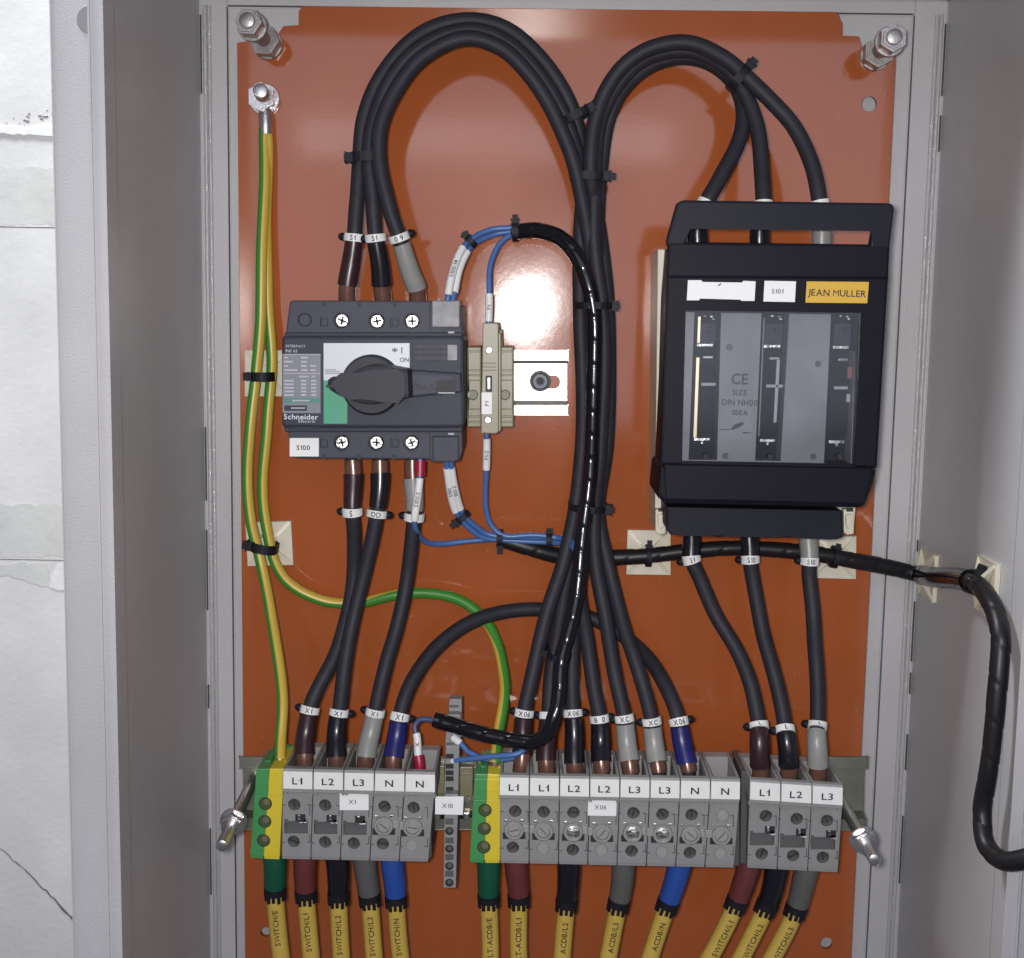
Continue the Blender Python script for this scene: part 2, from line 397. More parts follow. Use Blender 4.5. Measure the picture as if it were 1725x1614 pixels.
# room wall behind the cabinet: courses of plastered block
bm = bmesh.new(); box(bm, -1.2, .9, -40, -31.5, -1.0, .8)
for v in bm.verts: v.co.y /= (1 if abs(v.co.y) < 1 else 1000)
wall = obj('wall', bm, WJOINT); wall['kind'] = 'structure'
joints = [.8, zz(50, 383, -30), zz(50, 943, -30), -1.0]
for (za, zb) in zip(joints, joints[1:]):
    bm = bmesh.new(); box(bm, -1.2, .9, -.0335, -.030, zb+.0003, za-.0003, .00008); obj('plaster_panel', bm, WALLP, wall)
def blob(pts, h0, h1, name, m, jag=2.5):
    out = []
    for i, (x, y) in enumerate(pts):
        x2, y2 = pts[(i+1) % len(pts)]
        k = max(1, int(math.hypot(x2-x, y2-y)/9))
        for j in range(k): out.append((x+(x2-x)*j/k+random.uniform(-jag, jag), y+(y2-y)*j/k+random.uniform(-jag, jag)))
    return prism(name, m, wall, out, h1, h0, bevel=0)
blob([(-40, 281), (140, 284), (140, 378), (-40, 378)], -30.2, -29.9, 'scraped_patch', WALLROUGH, 3)
blob([(-40, 852), (140, 848), (140, 937), (-40, 937)], -30.2, -29.9, 'scraped_patch', WALLROUGH, 3)
blob([(-40, 949), (80, 948), (88, 985), (70, 988), (30, 972), (-40, 963)], -30.2, -29.8, 'scraped_patch', WALLROUGH, 3)
blob([(95, 949), (140, 949), (140, 995), (85, 990)], -30.2, -29.6, 'filler_patch', WALLWHITE, 3)
blob([(-40, 208), (60, 216), (140, 208), (140, 226), (60, 228), (-40, 222)], -30.2, -28.8, 'filler_ridge', WALLWHITE, 2)
for k in range(22):
    u = random.random()**.7; x = 4+u*104+random.uniform(-3, 3); y = 212-26*u+random.uniform(-9, 8); q = random.uniform(.6, 2.6); a = random.uniform(-.6, .3)
    prism('chip', PENCIL, wall, [(x-q*1.8, y-q*1.8*a), (x-q*.3, y-q*.7), (x+q*1.6, y+q*1.6*a), (x+q*.4, y+q*.6)], -29.7, -30.2, bevel=0)
bm = bmesh.new(); prev = None
ks = 26
for i in range(ks+1):
    u = i/ks; x = -30+u*166; y = 1405+u*160-8*math.sin(u*3)+random.uniform(-2, 2); w = .5+1.1*u*random.random()+(1.6 if u > .75 else 0)*random.random()
    q = (bm.verts.new(W(x+w*.7, y-w, -29.7)), bm.verts.new(W(x-w*.7, y+w, -29.7)))
    if prev: bm.faces.new((prev[0], q[0], q[1], prev[1]))
    prev = q
obj('charcoal_line', bm, PENCIL, wall)

# ------------------------------------------------------------------ the cabinet
XL, XR = W(346, 800, -20).x, W(1553, 800, -20).x
HT = zz(900, -6, -20); HF = .130
cab = thing('electrical_cabinet', 'open light grey sheet steel cabinet around the orange plate', 'cabinet', Vector((0, .02, HT)))
gl, gr = W(391, 800, -20).x, W(1500, 800, -20).x; gt = zz(1470, 24, -20)
def cbox(name, x0, x1, h0, h1, z0, z1, m=STEELGREY, bev=.0006):
    bm = bmesh.new(); box(bm, x0, x1, h0, h1, z0, z1, bev); return obj(name, bm, m, cab)
cbox('joint_backing', XL, XR, -.027, -.024, Z0, HT, SEAM, 0)
cbox('back_sheet', gl+.0004, gr-.0004, -.0238, -.020, Z0, gt-.0004)
cbox('back_frame_strip', XL, gl-.0004, -.0238, -.0193, Z0, HT)
cbox('back_frame_strip', gr+.0004, XR, -.0238, -.0193, Z0, HT)
cbox('back_frame_strip', gl-.0002, gr+.0002, -.0238, -.0194, gt+.0004, HT)
for s, X in ((-1, XL), (1, XR)):
    lo, hi = sorted((X, X+s*.0015))
    cbox('side_wall', lo, hi, -.0238, HF, Z0, HT+.0016)
    lo, hi = sorted((X+s*.0006, X+s*.0022)); cbox('seal_groove', lo, hi, HF, HF+.0012, Z0, HT, SEAM, 0)
    lo, hi = sorted((X, X+s*.0068)); cbox('front_lip', lo, hi, HF+.0012, HF+.0150, Z0, HT+.02, bev=.0009)
    lo, hi = sorted((X+s*.0071, X+s*.0300)); cbox('front_flange', lo, hi, HF-.006, HF-.0045, Z0, HT+.02)
    lo, hi = sorted((X+s*.0285, X+s*.0300)); cbox('outer_side', lo, hi, -.0295, HF-.006, Z0, HT+.02)
    for k, off in enumerate((.0028, .0052)):                       # folded ridge beside the side wall
        x = X-s*off; bm = bmesh.new()
        revolve(bm, Vector((x, .0196, Z0)), Vector((0, 0, 1)), [(i*.004, .0011+.00025*random.random()) for i in range(int((HT-Z0)/.004))], 10)
        obj('folded_ridge', bm, RIDGE, cab, smooth=True)
    z = HT-.012
    while z > -.40:                                                # open gaps in the corner weld
        l = random.uniform(.006, .05)
        if random.random() < (.55 if s > 0 else .3):
            lo, hi = sorted((X-s*.0003, X-s*.0010)); cbox('weld_gap', lo, hi, -.0193, -.0182, z-l, z, SEAM, 0)
        z -= l+random.uniform(.004, .03)
cbox('top_wall', XL, XR, -.0238, HF, HT, HT+.0015)
discmesh('hole_plug', cab, W(153, 33, 125.6)+Vector((0, .0001, 0)), OUT, .0062, .0006, mat('plug grey', (.24, .24, .25), .4))

# ------------------------------------------------------------------ orange mounting plate
plate_px = [(510, 10), (1411, 20), (1417, 36), (1419, 37), (1419, 60), (1447, 61), (1451, 76), (1456, 90), (1500, 96), (1508, 91), (1514.5, 93)]
xl, xr = W(405.5, 800, 0).x, W(1474.5, 800, 0).x
pts = [W(x, y, 0) for x, y in plate_px]
pts = [Vector((min(p.x, xr), 0, p.z)) for p in pts]
pts += [Vector((xr, 0, -.46)), Vector((xl, 0, -.46))]
pts += [Vector((xl, 0, zz(404, 72, 0)))]+[W(x, y, 0) for x, y in ((425, 68), (445, 62), (468, 58), (477, 44), (503, 42), (503, 19))]
bm = bmesh.new()
loop_prism(bm, pts, 0, -2.5, [(circ(1464, 175, 0, 4.0), 2.5), (circ(1392, 1589, 0, 3.6), 2.5), (circ(447, 1570, 0, 3.0), 2.5)], .25)
for f in [f for f in bm.faces if abs(f.normal.y) > .9 and f.calc_center_median().y > .002]: pass
plate = tag(obj('mounting_plate', bm, ORANGE), 'glossy orange steel mounting plate carrying all the devices', 'mounting plate')

def mount_bolt(label, base, tip, nut_h, grp):
    p0, p1 = W(*base), W(*tip); ax = (p1-p0).normalized(); t = thing('mounting_bolt', label, 'bolt', p0, grp)
    dz = mat('dull zinc', (.40, .39, .39), .42, .85, noise=.15, nscale=300, bump=.3)
    rodmesh('threaded_rod', t, p0, p1, .0039, dz)
    discmesh('washer', t, p0+ax*.0002, ax, .0080, .0016, dz); hexnut('nut', t, p0+ax*.0018, ax, 14, 9, 4.3, dz)
    L = (p1-p0).length
    discmesh('washer', t, p0+ax*(L-.0130), ax, .0076, .0016, dz); hexnut('nut', t, p0+ax*(L-.0112), ax, 12, 9, 4.0, dz)
    return t
mount_bolt('zinc bolt with two nuts in the top left corner notch of the orange plate', (452, 76, 0), (415, 33, 46), 0, 'plate corner bolts')
mount_bolt('zinc bolt with two nuts in the top right corner notch of the orange plate', (1474, 94, 0), (1508, 61, 45), 0, 'plate corner bolts')
# earth stud with lug
es = thing('earth_stud', 'zinc stud with nut holding a ring lug above the green yellow wires', 'bolt', W(444, 165, 0))
p0 = W(446, 168, 0)
discmesh('washer', es, p0, OUT, .0082, .0016); 
prism('ring_lug', ZINC, es, [(431, 168), (434, 150), (447, 144), (461, 150), (465, 168), (461, 184), (456, 190), (457, 222), (438, 222), (437, 190), (433, 184)], 4, 1.7, bevel=.5)
hexnut('nut', es, p0+OUT*.0042, OUT, 13, 6.5, 4); rodmesh('threaded_rod', es, p0, W(438, 152, 20), .0039)
pl_ = Path([(447, 186, 4), (447.5, 205, 5), (448, 226, 5)])
obj('crimp_barrel', tube(pl_, 0, pl_.L, 3.6, step=.002), ZINC, es, smooth=True)

# ------------------------------------------------------------------ middle DIN rail
def rail(label, x0, x1, ytop, ybot, h, m, slope=0., hb=None, holes=(), web=7.3):
    pa, pb = W(x0, ytop, h), W(x1, ytop, h); c0 = pa; t = thing('din_rail', label, 'DIN rail', pa)
    H = (W(x0, ybot, h)-pa).length; dx = (pb-pa); L = dx.length; ex = dx.normalized(); ez = Vector((-ex.z, 0, ex.x)) if ex.x > 0 else Vector((ex.z, 0, -ex.x))
    hm = h/1000
    def strip(name, za, zb, ha, hb_, bev=.0004):
        bm = bmesh.new(); r = bmesh.ops.create_cube(bm, size=1)
        for v in r['verts']:
            q = pa+ex*(L*(v.co.x+.5))-ez*(za+(zb-za)*(.5-v.co.z)); v.co = Vector((q.x, -(ha+(hb_-ha)*(.5+v.co.y)), q.z))
        if bev: bmesh.ops.bevel(bm, geom=bm.edges[:], offset=bev, segments=2, affect='EDGES')
        return obj(name, bm, m, t)
    strip('rail_lip', 0, H*.155, hm-.0012, hm); strip('rail_lip', H*.845, H, hm-.0012, hm)
    for za, zb in ((.150, .215), (.850, .785)):                     # sloped flanks of the hat section
        bm = bmesh.new(); vv = []
        for zq, hq in ((za, hm-.0006), (zb, hm-web/1000+.0009)):
            for xq in (0, L):
                q = pa+ex*xq-ez*(H*zq); vv.append(bm.verts.new((q.x, -hq, q.z)))
        w2 = [bm.verts.new(v.co+Vector((0, .0009, 0))) for v in vv]
        bm.faces.new((vv[0], vv[1], vv[3], vv[2])); bm.faces.new((w2[0], w2[1], w2[3], w2[2]))
        for a, b in ((0, 1), (1, 3), (3, 2), (2, 0)): bm.faces.new((vv[a], vv[b], w2[b], w2[a]))
        obj('rail_flank', bm, m, t)
    return t, strip, H, pa, ex, ez
t, strip, H, *_ = rail('short bright zinc DIN rail behind the rotary switch', 500, 957, 590, 699, 7.5, RAILZ)
prism('rail_web', RAILZ, t, [(500, 612), (955, 612), (955, 677), (500, 677)], 1.3, .1, bevel=0,
      holes=[([(918, 632), (936, 632), (943, 637), (944, 644), (942, 651), (936, 655), (918, 655), (908, 650), (906, 643), (909, 636)], 1.2)])
rs = thing('socket_screw', 'black socket head screw on the bright rail', 'screw', W(910, 642, 1.5))
discmesh('washer', rs, W(910, 642, 1.4), OUT, .0058, .0012, SOCKET)
bm = bmesh.new(); revolve(bm, W(910, 642, 2.6), OUT, [(0, .0044), (.0034, .0044), (.004, .0039), (.004, .0024), (.002, .0022), (.002, 0)], 24)
obj('screw_head', bm, mat('steel socket', (.07, .08, .095), .45, .4), rs, smooth=True)
discmesh('hex_socket', rs, W(910, 642, 6.5), OUT, .0019, .0002, HOLE)
# ==DEVICES==
# ------------------------------------------------------------------ rotary switch disconnector on the rail
sw = thing('rotary_switch', 'slate grey rotary switch disconnector with black turn handle on the rail', 'switch', W(627, 645, 8))
prism('terminal_shroud', SLATE2, sw, [(488, 508), (494, 506), (724, 507), (726, 509), (778, 514), (779, 572), (480, 572), (483, 545)], 50, 9, bevel=.8,
      holes=[(577, 540, 4.6, 2.6), (636, 541, 4.6, 2.6), (695, 541, 4.6, 2.6), (514, 539, 3.8, 1.5), (rect(540, 534, 553, 551), 2), (rect(658, 535, 673, 552), 2)])
prism('terminal_shroud', SLATE2, sw, [(484, 718), (779, 718), (779, 760), (774, 777), (728, 779), (724, 774), (497, 772), (489, 760)], 50, 9, bevel=.8,
      holes=[(577, 745, 4.6, 2.6), (635, 745, 4.6, 2.6), (694, 745, 4.6, 2.6), (rect(540, 738, 553, 754), 2), (rect(658, 738, 673, 754), 2)])
for x, y in ((545, 512), (605, 513), (665, 513), (546, 769), (605, 770), (664, 770)):
    prism('edge_notch', HOLE, sw, rect(x-3, y-4, x+3, y+4), 50.2, 48, bevel=0)
prism('front_housing', SLATE, sw, [(474, 570), (478, 566), (776, 566), (781, 571), (782, 716), (777, 721), (479, 721), (474, 716)], 68, 12, bevel=1.6, taper=.985)
prism('front_housing_step', SLATE, sw, [(479, 560), (779, 560), (779, 728), (479, 728)], 57, 12, bevel=.6)
for x, y in ((577, 540), (636, 541), (695, 541), (577, 745), (635, 745), (694, 745)):
    p = W(x, y, 47.5); s_ = discmesh('terminal_screw', sw, p, OUT, .0037, .0018, SCREW, .0007)
    a = random.uniform(-.5, .5)
    for q in (a, a+math.pi/2):
        bm = bmesh.new(); r = bmesh.ops.create_cube(bm, size=1)
        for v in r['verts']:
            l, w = v.co.x*.0042, v.co.z*.0009; v.co = p+Vector((l*math.cos(q)-w*math.sin(q), -.00185+v.co.y*.0003, l*math.sin(q)+w*math.cos(q)))
        obj('drive_slot', bm, HOLE, s_)
discmesh('blind_screw', sw, W(514, 539, 48.6), OUT, .0033, .001, SLATE2, .0005)
for x, y in ((665.5, 543.5), (665.5, 746), (546.5, 543), (546.5, 746)): prism('test_window', SLATE2, sw, rect(x-5, y-5, x+5, y+6), 49.3, 48, bevel=.3)
au = prism('auxiliary_cover', FROST, sw, rect(727, 506, 775, 552), 53.5, 48, bevel=.6)
prism('auxiliary_cover', SLATE2, sw, [(727, 735), (773, 735), (773, 775), (765, 779), (729, 779)], 52.5, 48, bevel=.9)
prism('panel_seam', HOLE, sw, rect(723, 726, 725.5, 775), 50.15, 49, bevel=0); prism('panel_seam', HOLE, sw, rect(723, 508, 725.5, 556), 50.15, 49, bevel=0)
for x, y in ((760, 560), (760, 731)): prism('mould_mark', PRINTG, sw, rect(x-5, y-1.5, x+5, y+1.5), 57.12 if y < 600 else 57.12, 56.8, bevel=0)
rst = prism('rating_sticker', INSTK, sw, rect(476, 596, 540, 696), 68.25, 67.8, bevel=0)
lettering('INTERPACT', 498, 583, 68, 1.25, sw, PRINTG); lettering('INS 63', 491, 591, 68, 1.5, sw, PRINTG)
def bars(rows, par, m, h):
    bm = bmesh.new()
    for x0, x1, y0, y1 in rows: loop_prism(bm, [W(a, b, h) for a, b in rect(x0, y0, x1, y1)], h, h-.2)
    o = obj('print', bm, m, par); o['kind'] = 'stuff'; return o
rows = [(478, 540, 597, 598), (478, 539, 628.5, 629.8)]
for i, y in enumerate((601, 608, 615, 622)):
    rows += [(479, 479+(6, 14, 6, 22)[i], y, y+3), (507, 507+random.uniform(8, 14), y, y+3)]
    if i > 1: rows.append((523, 523+random.uniform(8, 14), y, y+3))
rows += [(504, 520, 633, 635.5), (525, 531, 633, 635.5)]
for i, y in enumerate((640, 646, 652, 658, 664)): rows += [(479, 495, y, y+3), (507, 516, y, y+3), (524, 533, y, y+3)]
bars(rows, rst, PRINTG, 68.4)
bars([(477, 539, 671, 679)], rst, GREENS, 68.45); bars([(479, 517, 683, 692)], rst, SLATE, 68.4); bars([(490, 514, 686.5, 688.5), (492, 522, 673.8, 676)], rst, PRINTG, 68.6)
lettering('Schneider', 507, 702, 68, 2.6, sw, mat('white print', (.6, .61, .66), .5), stretch=1.12, name='brand_lettering')
lettering('Electric', 517, 709.5, 68, 1.5, sw, PRINTG, stretch=1.2)
prism('indicator_panel', PANELW, sw, [(545, 578), (690, 578), (690, 624), (620, 645), (545, 641)], 68.5, 67.7, bevel=.1)
prism('green_panel', GREENP, sw, [(545, 641), (600, 641), (585, 670), (585, 714), (545, 714)], 68.55, 67.7, bevel=.1)
lettering('*', 665, 592, 68.5, 3.4, sw, stretch=1.4); lettering('I', 677, 590, 68.5, 3, sw); lettering('ON', 681, 606, 68.5, 2.1, sw)
bars([(547, 566, 622, 624), (547, 572, 625, 627), (547, 577, 628, 630)], sw, mat('grey swoosh', (.30, .33, .34), .5), 68.65)
# handle
bm = bmesh.new(); revolve(bm, W(627, 648, 68), OUT, [(0, .0150), (.0035, .0150), (.0055, .0138), (.0055, 0)], 48); obj('dial_base', bm, KNOB, sw, smooth=True)
hd = prism('turn_handle', KNOB, sw, [(551, 641), (556, 637), (577, 635.5), (590, 629), (605, 620), (627, 615), (648, 616), (668, 621), (688, 624), (690, 672), (670, 672), (648, 678), (627, 682), (606, 680), (590, 674), (572, 667), (558, 660), (551, 652)], 88, 70, bevel=2.2, taper=1.03)
prism('pointer_line', HOLE, hd, rect(549, 648.5, 584, 652.5), 88.15, 87, bevel=0)
ar = prism('handle_arm', SLATE, sw, [(672, 622), (776, 629), (778, 660), (776, 661), (672, 672)], 73.5, 66, bevel=.8)
prism('arm_window', HOLE, ar, rect(736, 642, 768, 660), 73.7, 73, bevel=0)
prism('arm_plate', SLATE2, sw, [(676, 630), (764, 632), (764, 640), (734, 641), (734, 662), (676, 668)], 74.3, 73, bevel=.2)
lettering('Ous.0', 713, 651, 74.3, 3.0, sw, HOLE)
prism('arm_latch', PRINTG, sw, rect(738, 661, 766, 663), 74, 73.2, bevel=0)
gr_ = prism('vent_panel', SLATE2, sw, rect(697, 580, 771, 608), 68.5, 67.5, bevel=.2)
for j in range(2):
    for i in range(6): prism('vent_slot', HOLE, gr_, rect(699+i*10, 587+j*9, 706.5+i*10, 590.5+j*9), 68.7, 68, bevel=0)
prism('vent_sticker', FROST, gr_, rect(754, 581, 770, 607), 68.8, 68, bevel=0)
s100 = tag(prism('sticker', STICK, None, rect(488, 738, 537, 769), 50.45, 50.1, bevel=0), 'small white sticker reading S100 under the Schneider switch'.replace('Schneider ', 'rotary '), 'label sticker')
lettering('S100', 511, 754, 50.5, 2.5, s100)

# ------------------------------------------------------------------ slim fused terminal and end clamps beside the switch
ft = thing('fuse_terminal', 'slim olive beige fuse terminal with white F1 tag between two clamps', 'terminal block', W(824, 640, 8))
prism('housing', OLIVE, ft, [(813, 544), (838, 544), (840, 549), (840, 728), (835, 731), (810, 730)], 52, 8, bevel=.5, holes=[(824, 590, 2.0, 1), (822, 707, 2.0, 1)])
prism('housing_step', OLIVE, ft, [(838, 560), (844, 562), (844, 726), (838, 728)], 47, 8, bevel=.4)
prism('stepped_foot', OLIVE, ft, [(815, 552), (846, 556), (852, 700), (812, 722)], 30, 8, bevel=.4)
for y in (612, 618, 624): prism('rib', OLIVE, ft, rect(813, y-1, 836, y+1), 52.8, 51.8, bevel=.2)
prism('clip_window', HOLE, ft, rect(818, 633, 829, 660), 52.25, 51.5, bevel=0); prism('clip', SCREWD, ft, rect(821, 636, 826, 656), 52.6, 52, bevel=.2)
tg = prism('tag', WHITEM, ft, rect(811, 661, 829, 698), 53, 51.8, bevel=.2); lettering('F1', 820, 680, 53, 2.0, tg, rot=90)
for x, y in ((824, 590), (822, 707)): discmesh('test_screw', ft, W(x, y, 51.2), OUT, .0018, .0012, SCREW)
for x0, x1, lab in ((787, 811, 'olive end clamp between the rotary switch and the slim fuse terminal'), (841, 865, 'olive end clamp between the slim fuse terminal and the bare rail')):
    t = thing('end_clamp', lab, 'end clamp', W((x0+x1)/2, 650, 8), 'olive end clamps'); xm = (x0+x1)/2-2
    prism('housing', OLIVE, t, [(x0, 584), (x1, 584), (x1, 720), (x0, 720)], 36, 8, bevel=.8, holes=[(xm, 665, 2.9, 3)])
    prism('raised_foot', OLIVE, t, rect(x0+2, 640, x1-1, 690), 37.2, 35, bevel=.5, holes=[(xm, 665, 2.9, 3)])
    discmesh('clamp_screw', t, W(xm, 665, 34), OUT, .0025, .001, mat('dark olive screw', (.10, .10, .07), .45, .3))
    for y in (592, 624, 632, 702, 711): prism('rib', OLIVE, t, rect(x0+3, y-1.6, x1-2, y+1.6), 37.4 if y not in (592,) else 36.8, 35.5, bevel=.3)

# ------------------------------------------------------------------ fuse switch disconnector
fs = thing('fuse_switch', 'large navy black fuse switch disconnector with clear window and yellow label', 'fuse switch', W(1300, 620, 0))
prism('base', CREAM, fs, [(1108, 420), (1475, 424), (1438, 900), (1103, 890)], 40, 1, bevel=.6)
prism('cover_side', NAVY, fs, [(1137, 411), (1496, 416), (1492, 500), (1470, 796), (1457, 850), (1121, 842), (1119, 790), (1126, 640), (1130, 500)], 92, 41, bevel=.8,
      holes=[([(1154, 526), (1446, 530), (1437, 782), (1146, 777)], 22)])
prism('cover_frame', NAVY, fs, [(1128, 407), (1500, 412), (1497, 470), (1478, 790), (1113, 784), (1117, 640), (1123, 480)], 95, 90, bevel=1.4,
      holes=[([(1155, 523), (1450, 527), (1441, 787), (1148, 781)], 5)])
prism('handle', NAVYL, fs, [(1150, 337), (1141, 341), (1124, 402), (1123, 414), (1155, 414), (1159, 381), (1472, 385), (1466, 418), (1499, 419), (1507, 352), (1506, 346), (1500, 342)], 97, 91, bevel=1.2)
prism('grip_panel', NAVY, fs, [(1126, 408), (1499, 412), (1497, 470), (1124, 468)], 96.6, 92, bevel=1.2)
prism('lower_lip', NAVY, fs, [(1113, 786), (1478, 791), (1471, 812), (1458, 850), (1450, 856), (1121, 849), (1110, 840), (1108, 834)], 91, 42, bevel=2.0)
prism('bottom_shroud', NAVYL, fs, [(1124, 854), (1419, 860), (1421, 905), (1408, 910), (1400, 906), (1340, 903), (1332, 906), (1320, 906), (1312, 902), (1224, 901), (1216, 905), (1204, 905), (1196, 900), (1142, 899), (1130, 902), (1124, 894)], 74, 15, bevel=1.0)
for x, l in ((1113, 1), (1430, 1)):
    k = prism('side_clip', CREAM, fs, [(x-9, 858), (x+9, 858), (x+9, 900), (x-3, 902), (x-9, 896)], 46, 12, bevel=1)
    prism('clip_slot', HOLE, k, rect(x-4, 856, x+7, 862), 46.3, 45, bevel=0)
    prism('clip_tongue', CREAM, k, [(x-5, 868), (x+5, 866), (x+6, 884), (x+1, 893), (x-4, 888)], 48, 45, bevel=.7)
win = prism('window_inlay', WINGREY, fs, [(1155, 524), (1449, 528), (1440, 786), (1149, 780)], 89, 71, bevel=0,
      holes=[([(1170, 526), (1215, 526), (1208, 775), (1160, 775)], 14), ([(1283, 527), (1330, 527), (1315, 777), (1272, 776)], 14), ([(1400, 528), (1444, 529), (1433, 781), (1388, 780)], 14)])
slots = [((1170, 526), (1215, 526), (1208, 775), (1160, 775)), ((1283, 527), (1330, 527), (1315, 777), (1272, 776)), ((1400, 528), (1444, 529), (1433, 781), (1388, 780))]
for i, q in enumerate(slots):
    k = prism('fuse_slot', NAVYL, fs, q, 75.6, 74.5, bevel=0)
    def sx(u, y): 
        v = (y-526)/250; xl_ = q[0][0]+(q[3][0]-q[0][0])*v; xr_ = q[1][0]+(q[2][0]-q[1][0])*v; return xl_+(xr_-xl_)*u
    def sbar(name, m, u0, u1, y0, y1, h): return prism(name, m, k, [(sx(u0, y0), y0), (sx(u1, y0), y0), (sx(u1, y1), y1), (sx(u0, y1), y1)], h, h-1.2, bevel=.2)
    off = i*2
    sbar('fuse_body', NAVY, .12, .82, 615+off, 730+off, 84); sbar('fuse_contact', SLATE, .15, .8, 545, 580+off, 81)
    sbar('contact_blade', SCREW, .14, .74, 579+off, 584+off, 86); sbar('contact_blade', SCREW, .16, .74, 738+off, 743+off, 86)
    sbar('grip_lug', SCREWD, .38, .74, 600+off, 604+off, 85.5); sbar('grip_lug', PRINTG, (.35, .3, .25)[i], (.88, .92, .78)[i], 645+off*1.5, 650+off*1.5, 86)
    sbar('spring_stub', SCREW, .42, .5, 742+off, 748+off, 86)
    for yy in (556, 770): prism('slot_screw', HOLE, k, [(sx(.6, yy)-5, yy-4), (sx(.6, yy)+3, yy-6), (sx(.6, yy)+6, yy), (sx(.6, yy)+2, yy+6), (sx(.6, yy)-4, yy+4)], 82.3, 76, bevel=.4)
    for u, yy in ((.35, 531), (.6, 532), (.66, 536)): sbar('terminal_glint', SCREW, u, u+.09, yy, yy+3, 84)
    if i == 0: sbar('brass_strip', BRASSY, .14, .25, 533, 578, 85.5); sbar('brass_strip', BRASSY, .13, .26, 602, 738, 85.5)
    if i == 1: sbar('inner_rib', PRINTG, .64, .76, 606, 712, 86); sbar('edge_rail', WINGREY, .08, .13, 535, 735, 85.5)
    if i == 2: sbar('red_mark', mat('dull red', (.26, .07, .06), .5), .74, .92, 618, 638, 85.5); sbar('pale_mark', PRINTG, .74, .88, 664, 678, 85.5)
for x, y in ((1229, 585), (1222, 768), (1378, 613), (1370, 769)): discmesh('cover_screw', fs, W(x, y, 88.9), OUT, .0016, .0003, mat('inlay grey dark', (.085, .088, .1), .4))
for s_, y, cap in (('CE', 638, 5.2), ('SIZE', 661, 2.7), ('DIN NH00', 678, 2.9), ('100A', 695, 2.7)):
    lettering(s_, 1246, y, 89, cap, win, mat('faded print', (.035, .036, .045), .5), stretch=.92, rot=-.8)
bars([(1212, 1229, 723, 724.5), (1251, 1262, 728, 730), (1259, 1270, 728.8, 729.6)], win, MATS['faded print'], 89.2)
prism('print_mark', MATS['faded print'], win, [(1229, 724), (1238, 715), (1250, 711), (1254, 713), (1249, 718), (1236, 724)], 89.2, 88.9, bevel=0)
prism('window_pane', PANE, fs, [(1153, 522), (1451, 526), (1442, 788), (1146, 782)], 93.6, 92.4, bevel=.3)
lb = tag(prism('sticker', STICK, None, [(1159, 472), (1182, 472), (1183, 475), (1250, 476), (1252, 473), (1273, 474), (1271, 507), (1249, 507), (1248, 505), (1179, 503), (1178, 506), (1157, 506)], 95.9, 95.2, bevel=0), 'blank white sticker with notched edges on the black fuse switch', 'label sticker')
prism('scuff', HOLE, lb, [(1209, 481), (1214, 477), (1215, 479), (1211, 482)], 96.05, 95.8, bevel=0)
lb2 = tag(prism('sticker', STICK, None, [(1288, 473), (1341, 474), (1339, 509), (1286, 508)], 95.9, 95.2, bevel=0), 'white sticker reading S101 beside the yellow maker label', 'label sticker')
lettering('S101', 1310, 490.5, 96, 2.2, lb2, mat('grey ink', (.12, .12, .13), .6))
lb3 = tag(prism('sticker', YLAB, None, [(1359, 474), (1464, 475), (1461, 511), (1357, 510)], 96.0, 95.2, bevel=.1), 'yellow label reading JEAN MULLER on the black fuse switch'.replace('JEAN MULLER', "the maker's name in black"), 'label sticker')
lettering('JEAN MULLER', 1410, 493.5, 96.05, 3.1, lb3, stretch=.98, rot=-.8)
# ==LOWER ROW==
RAILH = 44
t, strip, H, pa, ex, ez = rail('long dull DIN rail carrying the lower row of terminal blocks', 403, 1461, 1275, 1398, RAILH, RAILD)
bm = bmesh.new()
r = bmesh.ops.create_cube(bm, size=1)
Lr = (W(1461, 1297, RAILH)-pa).length; exr = (W(1461, 1298, RAILH)-pa).normalized(); 
strip('rail_web', H*.14, H*.86, .0360, .0372, 0); bm.free()
for x, lab in ((432, 'long zinc threaded rod with nut left of the lower terminal row'), (1418, 'long zinc threaded rod with nut right of the lower terminal row')):
    if x < 900: b0, tip = W(430, 1306, 36), W(373, 1426, 112)
    else: b0, tip = W(1418, 1352, 38), W(1474, 1450, 112)
    ax = (tip-b0).normalized(); t = thing('threaded_rod', lab, 'threaded rod', b0, 'rail rods'); L = (tip-b0).length
    rodmesh('rod', t, b0-ax*.02, tip, .0030, depth=.965); d = L*.66
    discmesh('washer', t, b0+ax*d, ax, .0068, .0014); hexnut('nut', t, b0+ax*(d+.0015), ax, 10.5, 5, 3.1)

